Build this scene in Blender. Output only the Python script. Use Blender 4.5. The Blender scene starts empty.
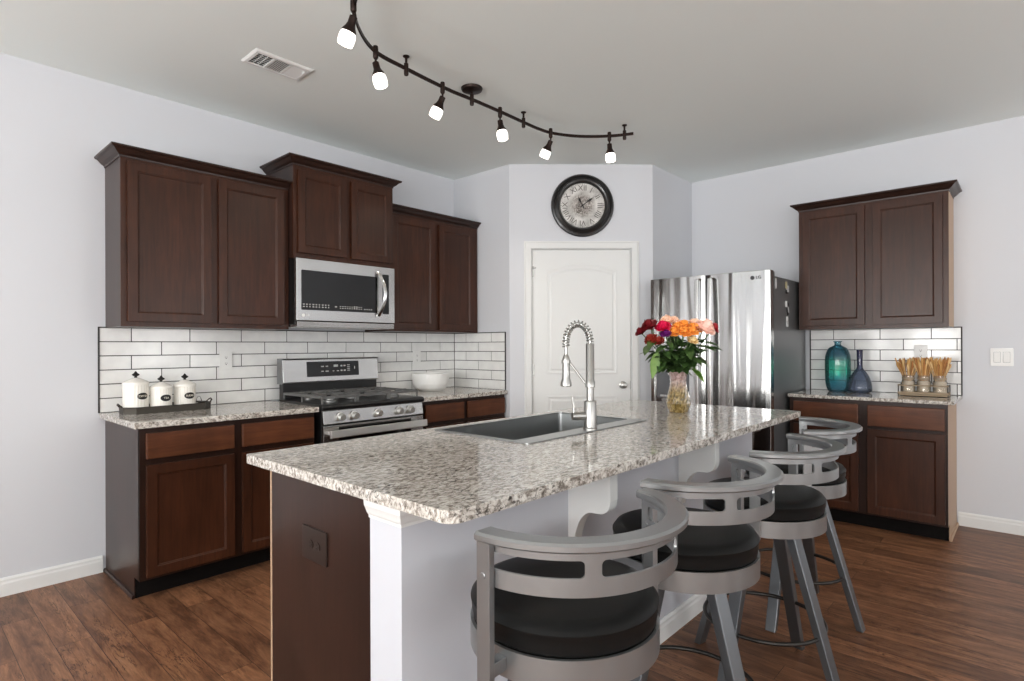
import bpy, bmesh, math, random
from mathutils import Vector, Matrix
random.seed(7)
PI = math.pi
SC = bpy.context.scene
COL = SC.collection

# ------------------------------------------------------------------ camera
F_PX, YAW, ROLL, CAM_H = 576.18, math.radians(42.168), math.radians(0.2244), 1.2521
fw = Vector((math.cos(YAW), math.sin(YAW), 0))
r0 = Vector((math.sin(YAW), -math.cos(YAW), 0)); u0 = Vector((0, 0, 1))
rt = r0 * math.cos(ROLL) - u0 * math.sin(ROLL)
up = u0 * math.cos(ROLL) + r0 * math.sin(ROLL)
cam = bpy.data.cameras.new('camera'); camo = bpy.data.objects.new('camera', cam); COL.objects.link(camo)
cam.sensor_width = 36.0; cam.sensor_fit = 'HORIZONTAL'
cam.lens = 36.0 * F_PX / 1024.0
cam.shift_y = (345.74 - 340.5) / 1024.0
cam.clip_start = 0.05
camo.matrix_world = Matrix(((rt.x, up.x, -fw.x, 0), (rt.y, up.y, -fw.y, 0), (rt.z, up.z, -fw.z, CAM_H), (0, 0, 0, 1)))
SC.camera = camo

# ------------------------------------------------------------------ world, daylight, exposure
W = bpy.data.worlds.new('world'); SC.world = W; W.use_nodes = True
W.node_tree.nodes['Background'].inputs[0].default_value = (0.95, 0.97, 1.0, 1)
W.node_tree.nodes['Background'].inputs[1].default_value = 1.6
SC.view_settings.view_transform = 'Standard'
SC.view_settings.look = 'None'
SC.view_settings.exposure = 0.06
SC.view_settings.gamma = 1.0
SC.view_settings.use_curve_mapping = False
SC.cycles.use_denoising = True
SC.cycles.max_bounces = 10
SC.cycles.diffuse_bounces = 6
SC.cycles.glossy_bounces = 5
SC.cycles.transmission_bounces = 8
SC.cycles.transparent_max_bounces = 16
SC.cycles.caustics_reflective = False
SC.cycles.caustics_refractive = False
SC.cycles.sample_clamp_indirect = 6.0

XW, YW = -3.6, -3.8                      # the two walls behind the camera carry the windows
WIN_ENTRY = [(-3.3, -2.6), (-2.2, -1.5), (-1.1, -0.4), (0.0, 0.7), (1.1, 1.8), (2.2, 2.9)]     # y ranges in the wall at x = XW; unseen, narrowed to streak refrigerator reflections
WIN_REAR = [(-2.4, -1.2), (0.2, 1.5), (2.9, 4.1)]                   # x ranges in the wall at y = YW
WZ0, WZ1 = 0.25, 2.45
P_ENTRY, P_REAR = 14.5, 9.0           # sky light
FILL_ENTRY, FILL_REAR = 60.0, 30.0           # added upward fill lamps that brighten the ceiling
def daylight(name, loc, rot, sx, sy, power, col=(1.0, 0.985, 0.97)):
    l = bpy.data.lights.new(name, 'AREA'); l.shape = 'RECTANGLE'; l.size = sx; l.size_y = sy
    l.energy = power; l.color = col
    o = bpy.data.objects.new(name, l); COL.objects.link(o); o.location = loc; o.rotation_euler = rot
    return o
for a, b in WIN_ENTRY:
    daylight('window_daylight', (XW - 0.06, (a + b) / 2, (WZ0 + WZ1) / 2), (0, -PI / 2, 0), WZ1 - WZ0, b - a, P_ENTRY)
    daylight('window_groundlight', (XW - 0.10, (a + b) / 2, (WZ0 + WZ1) / 2), (0, -PI / 2 - .95, 0), 1.4, b - a, FILL_ENTRY, (1.0, .985, .965))  # added fill, tilted up at the ceiling
for a, b in WIN_REAR:
    daylight('window_daylight', ((a + b) / 2, YW - 0.06, (WZ0 + WZ1) / 2), (PI / 2, 0, 0), b - a, WZ1 - WZ0, P_REAR)
    daylight('window_groundlight', ((a + b) / 2, YW - 0.10, (WZ0 + WZ1) / 2), (PI / 2 + .95, 0, 0), b - a, 1.4, FILL_REAR, (1.0, .985, .965))

# ------------------------------------------------------------------ mesh helpers
def bm(): return bmesh.new()
def box(b, x0, x1, y0, y1, z0, z1):
    v = [b.verts.new(p) for p in ((x0,y0,z0),(x1,y0,z0),(x1,y1,z0),(x0,y1,z0),(x0,y0,z1),(x1,y0,z1),(x1,y1,z1),(x0,y1,z1))]
    for f in ((3,2,1,0),(4,5,6,7),(0,1,5,4),(1,2,6,5),(2,3,7,6),(3,0,4,7)): b.faces.new([v[i] for i in f])
    return v
def frame_at(t):
    t = t.normalized(); a = Vector((0,0,1)) if abs(t.z) < .9 else Vector((1,0,0))
    u = t.cross(a).normalized(); return u, t.cross(u).normalized()
def tube(b, pts, r, seg=10, closed=False):
    pts = [Vector(p) for p in pts]; n = len(pts); rs = r if isinstance(r, (list, tuple)) else [r] * n
    rings = []; u = None
    for i, p in enumerate(pts):
        if closed: t = pts[(i+1) % n] - pts[i-1]
        else: t = pts[min(i+1, n-1)] - pts[max(i-1, 0)]
        t.normalize()
        if u is None: u, v = frame_at(t)
        else:
            u = (u - t * u.dot(t)).normalized(); v = t.cross(u).normalized()
        rings.append([b.verts.new(p + (u * math.cos(2*PI*k/seg) + v * math.sin(2*PI*k/seg)) * rs[i]) for k in range(seg)])
    m = n if closed else n - 1
    for i in range(m):
        A, B = rings[i], rings[(i+1) % n]
        for k in range(seg):
            b.faces.new((A[k], A[(k+1) % seg], B[(k+1) % seg], B[k]))
    if not closed:
        b.faces.new(rings[0][::-1]); b.faces.new(rings[-1])
def cyl(b, p0, p1, r0, r1=None, seg=20): tube(b, [p0, p1], [r0, r0 if r1 is None else r1], seg)
def lathe(b, prof, seg=40, c=(0, 0, 0), M=None):
    rings = []
    for r, z in prof:
        if r < 1e-5: ring = [b.verts.new((c[0], c[1], c[2] + z))]
        else: ring = [b.verts.new((c[0] + r*math.cos(2*PI*k/seg), c[1] + r*math.sin(2*PI*k/seg), c[2] + z)) for k in range(seg)]
        rings.append(ring)
    for A, B in zip(rings, rings[1:]):
        for k in range(seg):
            j = (k+1) % seg
            if len(A) == 1 and len(B) == 1: continue
            if len(A) == 1: b.faces.new((A[0], B[j], B[k]))
            elif len(B) == 1: b.faces.new((A[k], A[j], B[0]))
            else: b.faces.new((A[k], A[j], B[j], B[k]))
    if M is not None:
        for ring in rings:
            for v in ring: v.co = M @ v.co
def prism(b, poly, axis, a0, a1):
    def P(p, a):
        if axis == 'x': return (a, p[0], p[1])
        if axis == 'y': return (p[0], a, p[1])
        return (p[0], p[1], a)
    A = [b.verts.new(P(p, a0)) for p in poly]; B = [b.verts.new(P(p, a1)) for p in poly]
    n = len(poly)
    b.faces.new(A[::-1]); b.faces.new(B)
    for i in range(n): b.faces.new((A[i], A[(i+1) % n], B[(i+1) % n], B[i]))
def molding(b, path, prof, side=1, closed=False, ends=True):
    """sweep profile [(out, z)] along a 2D path with mitred corners; 'out' is to the right of travel times side."""
    n = len(path); P = [Vector((p[0], p[1])) for p in path]; rings = []
    for i in range(n):
        if closed: d0 = (P[i] - P[i-1]).normalized(); d1 = (P[(i+1) % n] - P[i]).normalized()
        else:
            d0 = (P[i] - P[i-1]).normalized() if i > 0 else None
            d1 = (P[i+1] - P[i]).normalized() if i < n-1 else None
            d0 = d0 or d1; d1 = d1 or d0
        n0 = Vector((d0.y, -d0.x)) * side; n1 = Vector((d1.y, -d1.x)) * side
        m = (n0 + n1); m = m / max(1e-6, m.dot(n0))
        rings.append([b.verts.new((P[i].x + m.x*o, P[i].y + m.y*o, z)) for o, z in prof])
    k = len(prof)
    for i in range(n if closed else n-1):
        A, B = rings[i], rings[(i+1) % n]
        for j in range(k): b.faces.new((A[j], A[(j+1) % k], B[(j+1) % k], B[j]))
    if not closed and ends:
        b.faces.new(rings[0]); b.faces.new(rings[-1][::-1])
def rrect(x0, x1, z0, z1, r, n=5):
    out = []
    for cx, cz, a in ((x1-r, z1-r, 0), (x0+r, z1-r, 90), (x0+r, z0+r, 180), (x1-r, z0+r, 270)):
        for i in range(n+1):
            t = math.radians(a + 90*i/n); out.append((cx + r*math.cos(t), cz + r*math.sin(t)))
    return out
def recessed_panel(b, x0, x1, z0, z1, yf, yb, fwid=.046, dep=.009, arch=0.0):
    """cabinet door: flat frame, small inner bead and a recessed centre, front at yf (facing -y)"""
    def ring(i, y):
        return [b.verts.new(p) for p in ((x0+i, y, z0+i), (x1-i, y, z0+i), (x1-i, y, z1-i), (x0+i, y, z1-i))]
    R = [ring(0, yb), ring(0, yf), ring(fwid, yf), ring(fwid+.0015, yf+.003), ring(fwid+.006, yf+.004), ring(fwid+.008, yf+dep)]
    for A, B in zip(R, R[1:]):
        for k in range(4): b.faces.new((A[k], A[(k+1) % 4], B[(k+1) % 4], B[k]))
    b.faces.new(R[-1]); b.faces.new(R[0][::-1])

def catmull(K, n=8):
    out = []
    for i in range(len(K) - 1):
        p = [Vector(K[max(0, min(len(K) - 1, j))]) for j in (i-1, i, i+1, i+2)]
        for s in range(n):
            u = s / n
            out.append(.5 * ((2*p[1]) + (p[2] - p[0])*u + (2*p[0] - 5*p[1] + 4*p[2] - p[3])*u*u + (3*p[1] - p[0] - 3*p[2] + p[3])*u**3))
    out.append(Vector(K[-1])); return out
def obj(name, b, m, parent=None, bev=0.0, smooth=False, seg=2):
    bmesh.ops.recalc_face_normals(b, faces=b.faces[:])
    me = bpy.data.meshes.new(name); b.to_mesh(me); b.free()
    for mm in (m if isinstance(m, (list, tuple)) else [m]): me.materials.append(mm)
    o = bpy.data.objects.new(name, me); COL.objects.link(o)
    if parent is not None: o.parent = parent
    if smooth:
        for p in me.polygons: p.use_smooth = True
        try: me.set_sharp_from_angle(angle=math.radians(38))
        except Exception: pass
    if bev:
        md = o.modifiers.new('bevel', 'BEVEL'); md.width = bev; md.segments = seg; md.limit_method = 'ANGLE'; md.angle_limit = math.radians(35)
    return o
def thing(name, label, cat, loc=(0, 0, 0), rz=0.0, group=None):
    o = bpy.data.objects.new(name, None); COL.objects.link(o); o.empty_display_size = .05
    o.location = loc; o.rotation_euler = (0, 0, rz)
    return tag(o, label, cat, group)
def tag(o, label, cat, group=None, kind=None):
    o['label'] = label; o['category'] = cat
    if group: o['group'] = group
    if kind: o['kind'] = kind
    return o
def struct(o, label, cat):
    return tag(o, label, cat, None, 'structure')
def text(name, body, size, loc, rot, m, parent, ext=.0006, space=1.0):
    c = bpy.data.curves.new(name, 'FONT'); c.body = body; c.size = size; c.extrude = ext
    c.align_x = 'CENTER'; c.align_y = 'CENTER'; c.space_character = space; c.resolution_u = 3
    c.materials.append(m)
    tmp = bpy.data.objects.new(name + '_curve', c); COL.objects.link(tmp)
    me = bpy.data.meshes.new_from_object(tmp.evaluated_get(bpy.context.evaluated_depsgraph_get()))
    bpy.data.objects.remove(tmp); me.name = name
    if not me.materials: me.materials.append(m)
    o = bpy.data.objects.new(name, me); COL.objects.link(o); o.parent = parent; o.location = loc; o.rotation_euler = rot
    return o

# ------------------------------------------------------------------ materials
def s2l(c): return tuple(((x/255)/12.92 if x/255 <= .04045 else ((x/255+.055)/1.055)**2.4) for x in c) + (1,)
class Mat:
    def __init__(s, name):
        s.m = bpy.data.materials.new(name); s.m.use_nodes = True; s.t = s.m.node_tree; s.t.nodes.clear()
        s.out = s.n('ShaderNodeOutputMaterial'); s.b = s.n('ShaderNodeBsdfPrincipled'); s.l(s.b.outputs[0], s.out.inputs[0])
    def n(s, typ, **kw):
        k = s.t.nodes.new(typ)
        for a, v in kw.items(): setattr(k, a, v)
        return k
    def l(s, a, b): s.t.links.new(a, b)
    def set(s, **kw):
        for a, v in kw.items(): s.b.inputs[a.replace('_', ' ')].default_value = v
        return s
    def coords(s, scale=(1, 1, 1), rot=(0, 0, 0), kind='Object'):
        tc = s.n('ShaderNodeTexCoord'); mp = s.n('ShaderNodeMapping')
        mp.inputs['Scale'].default_value = scale; mp.inputs['Rotation'].default_value = rot
        s.l(tc.outputs[kind], mp.inputs[0]); return mp.outputs[0]
    def noise(s, vec, scale, detail=3, rough=.5, dist=0.0):
        k = s.n('ShaderNodeTexNoise'); k.inputs['Scale'].default_value = scale; k.inputs['Detail'].default_value = detail
        k.inputs['Roughness'].default_value = rough; k.inputs['Distortion'].default_value = dist
        if vec is not None: s.l(vec, k.inputs['Vector'])
        return k.outputs['Fac']
    def ramp(s, fac, stops, interp='LINEAR'):
        k = s.n('ShaderNodeValToRGB'); e = k.color_ramp.elements; k.color_ramp.interpolation = interp
        while len(e) < len(stops): e.new(.5)
        for i, (p, c) in enumerate(stops): e[i].position = p; e[i].color = c
        s.l(fac, k.inputs[0]); return k.outputs[0]
    def mix(s, fac, a, b, mode='MIX'):
        k = s.n('ShaderNodeMix', data_type='RGBA', blend_type=mode)
        for sock, v in ((k.inputs[0], fac), (k.inputs[6], a), (k.inputs[7], b)):
            if isinstance(v, (int, float)): sock.default_value = v
            elif isinstance(v, tuple): sock.default_value = v
            else: s.l(v, sock)
        return k.outputs[2]
    def bump(s, h, strength=.2, dist=.002):
        k = s.n('ShaderNodeBump'); k.inputs['Strength'].default_value = strength; k.inputs['Distance'].default_value = dist
        s.l(h, k.inputs['Height']); s.l(k.outputs[0], s.b.inputs['Normal']); return k
def plain(name, rgb, rough=.5, metal=0.0, spec=.5, coat=0.0):
    M = Mat(name); M.set(Base_Color=s2l(rgb), Roughness=rough, Metallic=metal, Specular_IOR_Level=spec)
    if coat: M.set(Coat_Weight=coat, Coat_Roughness=.1)
    return M.m

def m_paint(name, rgb, rough=.6, bump=.05):
    M = Mat(name); v = M.coords(); f = M.noise(v, 220, 2)
    M.set(Base_Color=s2l(rgb), Roughness=rough, Specular_IOR_Level=.3); M.bump(f, bump, .001); return M.m
WALL = m_paint('wall_paint', (210, 212, 217))
CEIL = m_paint('ceiling_paint', (236, 242, 240), .8, .12)
TRIM = m_paint('trim_white', (226, 227, 226), .35, .02)
KNEE = m_paint('island_paint', (200, 202, 209), .45, .02)

def m_wood(name, dark, light, rough=.33, axis='z'):
    M = Mat(name)
    sc = {'z': (9, 9, .7), 'x': (.7, 9, 9), 'y': (9, .7, 9)}[axis]
    v = M.coords(sc); g = M.noise(v, 6, 5, .6, .6)
    v2 = M.coords((1, 1, .45)); blot = M.noise(v2, 5, 3, .55)
    c = M.ramp(g, [(.15, s2l(dark)), (.85, s2l(light))])
    c2 = M.ramp(blot, [(.3, (.72, .72, .72, 1)), (.7, (1.25, 1.2, 1.15, 1))])
    M.l(M.mix(1.0, c, c2, 'MULTIPLY'), M.b.inputs['Base Color'])
    M.set(Roughness=rough, Specular_IOR_Level=.3, Coat_Weight=.06, Coat_Roughness=.2)
    M.bump(g, .04, .001); return M.m
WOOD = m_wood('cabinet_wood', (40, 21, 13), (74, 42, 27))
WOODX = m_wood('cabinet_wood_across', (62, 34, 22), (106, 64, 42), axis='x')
FRAME = m_wood('cabinet_frame_wood', (28, 16, 12), (50, 29, 20))
ENDP = m_wood('end_panel_wood', (38, 24, 19), (52, 33, 27), .3)
CROWN = m_wood('crown_wood', (36, 24, 20), (54, 36, 30), axis='x')
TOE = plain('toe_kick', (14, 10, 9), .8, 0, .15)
LIGHTEDGE = plain('raw_veneer_edge', (176, 148, 122), .5)  # tan carries the light falling on the right-hand cabinet ends

def m_floor():
    M = Mat('floor_planks')
    tc = M.n('ShaderNodeTexCoord'); sp = M.n('ShaderNodeSeparateXYZ'); cb = M.n('ShaderNodeCombineXYZ')
    M.l(tc.outputs['Object'], sp.inputs[0]); M.l(sp.outputs['Y'], cb.inputs['X']); M.l(sp.outputs['X'], cb.inputs['Y'])
    br = M.n('ShaderNodeTexBrick', offset=.37, offset_frequency=2)
    br.inputs['Color1'].default_value = (0, 0, 0, 1); br.inputs['Color2'].default_value = (1, 1, 1, 1); br.inputs['Mortar'].default_value = (.5, .5, .5, 1)
    br.inputs['Scale'].default_value = 1; br.inputs['Mortar Size'].default_value = .0012; br.inputs['Mortar Smooth'].default_value = .2
    br.inputs['Brick Width'].default_value = 1.15; br.inputs['Row Height'].default_value = .125; br.inputs['Bias'].default_value = 0
    M.l(cb.outputs[0], br.inputs['Vector'])
    # per-plank shift of the grain
    ad = M.n('ShaderNodeVectorMath', operation='MULTIPLY_ADD'); M.l(br.outputs['Color'], ad.inputs[0])
    ad.inputs[1].default_value = (7, 13, 0); M.l(cb.outputs[0], ad.inputs[2])
    mp = M.n('ShaderNodeMapping'); mp.inputs['Scale'].default_value = (1.5, 8, 1); M.l(ad.outputs[0], mp.inputs[0])
    g = M.noise(mp.outputs[0], 2.2, 9, .72, .5)
    mp2 = M.n('ShaderNodeMapping'); mp2.inputs['Scale'].default_value = (4, 70, 1); M.l(ad.outputs[0], mp2.inputs[0])
    fine = M.noise(mp2.outputs[0], 2.4, 6, .7, .2)
    mp3 = M.n('ShaderNodeMapping'); mp3.inputs['Scale'].default_value = (1.1, 9, 1); M.l(ad.outputs[0], mp3.inputs[0])
    crack = M.noise(mp3.outputs[0], 3.2, 6, .66, 1.1)
    c = M.ramp(g, [(.26, s2l((70, 45, 33))), (.42, s2l((112, 76, 55))), (.55, s2l((142, 100, 73))), (.76, s2l((172, 128, 96)))])
    f2 = M.ramp(fine, [(.3, (.66, .64, .62, 1)), (.62, (1.06, 1.06, 1.06, 1))])
    c = M.mix(.85, c, f2, 'MULTIPLY')
    k2 = M.ramp(crack, [(.475, (1, 1, 1, 1)), (.497, (.22, .2, .2, 1)), (.503, (.22, .2, .2, 1)), (.525, (1, 1, 1, 1))])
    km = M.ramp(M.noise(mp.outputs[0], 1.1, 2), [(.46, (0, 0, 0, 1)), (.60, (1, 1, 1, 1))])
    c = M.mix(km, c, M.mix(1.0, c, k2, 'MULTIPLY'))
    tone = M.ramp(br.outputs['Color'], [(0, (.68, .66, .66, 1)), (1, (1.22, 1.2, 1.16, 1))])
    c = M.mix(1.0, c, tone, 'MULTIPLY')
    c = M.mix(br.outputs['Fac'], c, s2l((52, 34, 26)))
    M.l(c, M.b.inputs['Base Color']); M.set(Roughness=.4, Specular_IOR_Level=.35)
    h = M.n('ShaderNodeMath', operation='SUBTRACT'); M.l(g, h.inputs[0]); M.l(br.outputs['Fac'], h.inputs[1])
    M.bump(h.outputs[0], .25, .002); return M.m
FLOOR = m_floor()

def m_granite():
    M = Mat('granite'); v = M.coords((1, 1, 1)); vs = M.coords((1, 1.9, 1.4), (0, 0, .6))
    a = M.noise(vs, 44, 4, .65, .6); b2 = M.noise(vs, 78, 5, .7, .5); c3 = M.noise(v, 11, 3, .6)
    vo = M.n('ShaderNodeTexVoronoi'); vo.inputs['Scale'].default_value = 95; M.l(vs, vo.inputs['Vector'])
    c = M.ramp(a, [(.30, s2l((104, 97, 90))), (.42, s2l((150, 142, 134))), (.50, s2l((196, 190, 182))), (.64, s2l((226, 222, 216)))])
    dk = M.ramp(b2, [(.51, (0, 0, 0, 1)), (.60, (1, 1, 1, 1))])
    cl = M.ramp(c3, [(.40, (.25, .25, .25, 1)), (.62, (1, 1, 1, 1))])
    k = M.mix(1.0, dk, cl, 'MULTIPLY')
    c = M.mix(k, c, s2l((58, 53, 49)))
    wv = M.ramp(vo.outputs['Distance'], [(.0, (1, 1, 1, 1)), (.22, (0, 0, 0, 1))])
    c = M.mix(M.mix(.55, (0, 0, 0, 1), wv), c, s2l((206, 200, 192)))
    M.l(c, M.b.inputs['Base Color']); M.set(Roughness=.07, Specular_IOR_Level=.5); return M.m
GRANITE = m_granite()

def m_steel(name, rgb=(204, 204, 203), rough=.26, axis='x', wave=0.0, metal=1.0):
    M = Mat(name)
    sc = {'x': (1, 60, 160), 'z': (160, 160, 1), 'y': (160, 1, 160)}[axis]
    v = M.coords(sc); f = M.noise(v, 3, 3, .6)
    M.set(Base_Color=s2l(rgb), Metallic=metal)
    rr = M.n('ShaderNodeMapRange'); rr.inputs['To Min'].default_value = rough * .92; rr.inputs['To Max'].default_value = rough * 1.08
    M.l(f, rr.inputs['Value']); M.l(rr.outputs[0], M.b.inputs['Roughness'])
    if wave:
        w = M.noise(M.coords((8, 8, .5)), 1.0, 1, .4, .6)
        bp = M.bump(w, wave, .05)
    return M.m
STEEL = m_steel('brushed_steel')
STEELZ = m_steel('brushed_steel_upright', axis='z')
FRIDGE = m_steel('refrigerator_steel', (190, 190, 189), .16, 'z', .3)
SINKST = m_steel('sink_steel', (166, 168, 168), .3)
CHROME = plain('chrome', (215, 215, 215), .12, 1.0)
KNOBM = plain('knob_metal', (214, 213, 210), .35, .8)
NICKEL = plain('brushed_nickel', (172, 171, 168), .3, 1.0)
STOOLM = m_steel('stool_metal', (150, 152, 153), .3, 'x', 0, .8)
STOOLL = m_steel('stool_leg_metal', (110, 113, 116), .36, 'z', 0, .85)
RING = plain('dark_rod_metal', (58, 56, 54), .35, .8)
BLACKGL = plain('black_glass', (10, 10, 11), .06)
BLACK = plain('black_enamel', (16, 16, 17), .3)
IRON = plain('cast_iron', (128, 128, 127), .34, .75)
GREYSIDE = plain('grey_side_panel', (118, 119, 120), .34, .5)
WHITEP = plain('white_plastic', (228, 228, 226), .35)
BRONZE = plain('oil_rubbed_bronze', (44, 32, 28), .4, .7)
CLOCKB = plain('clock_black', (22, 20, 20), .32, 0, .5, .3)
WHITEC = plain('white_ceramic', (236, 233, 226), .25, 0, .5, .2)
INK = plain('black_ink', (18, 17, 16), .5)
CREAM = plain('cream_ink', (232, 226, 212), .5)
def m_leather():
    M = Mat('black_leather'); v = M.coords(); f = M.noise(v, 240, 3)
    M.set(Base_Color=s2l((15, 15, 15)), Roughness=.45, Specular_IOR_Level=.2); M.bump(f, .12, .0008); return M.m
LEATHER = m_leather()
def m_tile():
    M = Mat('white_tile'); v = M.coords(); f = M.noise(v, 14, 3, .5); w = M.noise(v, 5, 2)
    c = M.ramp(f, [(.3, s2l((224, 224, 223))), (.7, s2l((234, 234, 232)))])
    M.l(c, M.b.inputs['Base Color']); M.set(Roughness=.12, Specular_IOR_Level=.5); M.bump(w, .05, .004); return M.m
TILE = m_tile()
GROUT = plain('dark_grout', (54, 52, 52), .8)
def m_shade():
    M = Mat('lit_frosted_glass'); M.set(Base_Color=(1, .97, .92, 1), Roughness=.4, Emission_Strength=2.2)
    M.b.inputs['Emission Color'].default_value = (1, .95, .88, 1); return M.m
SHADE = m_shade()
def m_thin_glass(name, stops, gloss=.05, body=.16):
    """thin blown glass: tinted transmission straight through with a fresnel reflection"""
    M = Mat(name); M.t.nodes.remove(M.b)
    tc = M.n('ShaderNodeTexCoord'); sp = M.n('ShaderNodeSeparateXYZ'); M.l(tc.outputs['Generated'], sp.inputs[0])
    c = M.ramp(sp.outputs['Z'], stops)
    tr = M.n('ShaderNodeBsdfTransparent'); M.l(c, tr.inputs[0])
    gl = M.n('ShaderNodeBsdfGlossy'); gl.inputs['Roughness'].default_value = gloss
    df = M.n('ShaderNodeBsdfDiffuse'); M.l(c, df.inputs[0])
    fr = M.n('ShaderNodeFresnel'); fr.inputs[0].default_value = 1.5
    m0 = M.n('ShaderNodeMixShader'); m0.inputs[0].default_value = body; M.l(tr.outputs[0], m0.inputs[1]); M.l(df.outputs[0], m0.inputs[2])
    m1 = M.n('ShaderNodeMixShader'); M.l(fr.outputs[0], m1.inputs[0]); M.l(m0.outputs[0], m1.inputs[1]); M.l(gl.outputs[0], m1.inputs[2])
    M.l(m1.outputs[0], M.out.inputs[0]); return M.m
TEAL = m_thin_glass('teal_glass', [(0, s2l((130, 185, 205))), (.2, s2l((110, 195, 210))), (.40, s2l((105, 230, 210))), (.60, s2l((95, 222, 206))), (.72, s2l((110, 170, 190))), (1, s2l((110, 180, 195)))])
BLUEG = m_thin_glass('smoky_blue_glass', [(0, s2l((150, 165, 190))), (.5, s2l((165, 178, 200))), (.62, s2l((110, 115, 150))), (1, s2l((90, 90, 130)))])
def m_vase():
    M = Mat('amber_vase_glass'); v = M.coords((1, 1, .7)); f = M.noise(v, 90, 4, .65)
    sp = M.n('ShaderNodeSeparateXYZ'); tc = M.n('ShaderNodeTexCoord'); M.l(tc.outputs['Generated'], sp.inputs[0])
    low = M.ramp(f, [(.34, s2l((70, 70, 34))), (.5, s2l((150, 122, 66))), (.66, s2l((206, 184, 124)))])
    high = M.ramp(f, [(.36, s2l((150, 122, 112))), (.64, s2l((222, 190, 188)))])
    k = M.ramp(sp.outputs['Z'], [(.5, (0, 0, 0, 1)), (.85, (1, 1, 1, 1))])
    M.l(M.mix(k, low, high), M.b.inputs['Base Color'])
    M.set(Roughness=.12, Specular_IOR_Level=.5, Transmission_Weight=.35); M.bump(f, .3, .003); return M.m
VASEG = m_vase()
JARG = m_thin_glass('jar_glass', [(0, s2l((235, 228, 215))), (1, s2l((240, 236, 228)))])
PANE = m_thin_glass('window_glass', [(0, (.97, .98, .98, 1)), (1, (.97, .98, .98, 1))])
def m_leaf(name, rgb, rgb2):
    M = Mat(name); f = M.noise(M.coords(), 30, 2)
    M.l(M.ramp(f, [(.3, s2l(rgb)), (.7, s2l(rgb2))]), M.b.inputs['Base Color']); M.set(Roughness=.45); return M.m
LEAF = m_leaf('dark_leaf', (40, 66, 30), (78, 106, 54))
LEAFB = m_leaf('bright_leaf', (92, 128, 52), (120, 150, 70))
STEM = m_leaf('stem_green', (58, 84, 44), (96, 120, 70))
# ------------------------------------------------------------------ room shell
YA, XB, CE = 3.858, 5.031, 2.74
ZC, ZR = .887, .896                       # counter heights
P0 = Vector((3.51, 3.165, 0)); P1 = Vector((4.30, 2.325, 0)); DT = (P1 - P0).normalized(); DL = (P1 - P0).length
DRZ = math.atan2(DT.y, DT.x)
b = bm(); box(b, XW - .3, XB + .2, YW - .3, YA + .2, -.08, 0); struct(obj('floor', b, FLOOR), 'reddish brown wood plank floor of the kitchen', 'floor')
b = bm(); box(b, XW - .3, XB + .2, YW - .3, YA + .2, CE, CE + .1); struct(obj('ceiling', b, CEIL), 'plain off-white flat ceiling over the kitchen', 'ceiling')
b = bm(); box(b, XW - .3, 3.49, YA, YA + .12, 0, CE); struct(obj('wall_left', b, WALL), 'pale lavender grey wall behind the range and microwave', 'wall')
b = bm(); box(b, XB, XB + .12, YW - .3, 2.325, 0, CE); struct(obj('wall_right', b, WALL), 'pale grey wall behind the refrigerator with the light switch', 'wall')
b = bm(); prism(b, [(3.49, YA + .12), (3.49, 3.186), (3.51, 3.165), (3.60, 3.215), (3.60, YA + .12)], 'z', 0, CE)
struct(obj('wall_pantry_left', b, WALL), 'narrow grey wall beside the pantry holding the end of the tile', 'wall')
b = bm(); prism(b, [(4.30, 2.325), (XB + .12, 2.325), (XB + .12, 2.425), (4.372, 2.398)], 'z', 0, CE)
struct(obj('wall_pantry_right', b, WALL), 'shaded grey wall beside the pantry next to the refrigerator', 'wall')
# diagonal pantry wall with door opening, built in its own frame (x along wall, -y into the room)
DX0, DX1, DH = .153, .973, 2.045
def diag(o): o.location = P0; o.rotation_euler = (0, 0, DRZ); return o
b = bm(); box(b, 0, DX0, 0, .1, 0, CE); box(b, DX1, DL, 0, .1, 0, CE); box(b, DX0, DX1, 0, .1, DH, CE)
struct(diag(obj('wall_pantry_front', b, WALL)), 'angled pale wall with the pantry door and the clock', 'wall')
# walls behind the camera
def holed(axis, c0, c1, lo, hi, spans):
    b = bm(); e = lo
    def bx(a0, a1, z0, z1):
        if axis == 'x': box(b, c0, c1, a0, a1, z0, z1)
        else: box(b, a0, a1, c0, c1, z0, z1)
    for a0, a1 in spans:
        bx(e, a0, 0, CE); bx(a0, a1, 0, WZ0); bx(a0, a1, WZ1, CE); e = a1
    bx(e, hi, 0, CE); return b
struct(obj('wall_entry', holed('x', XW - .12, XW, YW, YA, WIN_ENTRY), WALL), 'wall with tall windows behind the viewer on the left', 'wall')
struct(obj('wall_rear', holed('y', YW - .12, YW, XW, XB, WIN_REAR), WALL), 'wall with tall windows behind the viewer on the right', 'wall')
wi = 1
def window(axis, a0, a1):
    global wi
    def bx(b, p0, p1, z0, z1, d0=.0, d1=.05):
        if axis == 'x': box(b, XW - d1, XW + .012 - d0, p0, p1, z0, z1)
        else: box(b, p0, p1, YW - d1, YW + .012 - d0, z0, z1)
    b = bm()
    bx(b, a0 - .06, a0 + .03, WZ0 - .06, WZ1 + .06); bx(b, a1 - .03, a1 + .06, WZ0 - .06, WZ1 + .06)
    bx(b, a0 + .03, a1 - .03, WZ0 - .06, WZ0 + .03); bx(b, a0 + .03, a1 - .03, WZ1 - .03, WZ1 + .06)
    bx(b, a0 + .03, a1 - .03, (WZ0 + WZ1) / 2 - .025, (WZ0 + WZ1) / 2 + .025)
    o = obj('window_%d' % wi, b, TRIM); struct(o, 'white framed tall window number %d along the walls behind the viewer' % wi, 'window'); wi += 1
for a0, a1 in WIN_ENTRY: window('x', a0, a1)
for a0, a1 in WIN_REAR: window('y', a0, a1)
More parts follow.
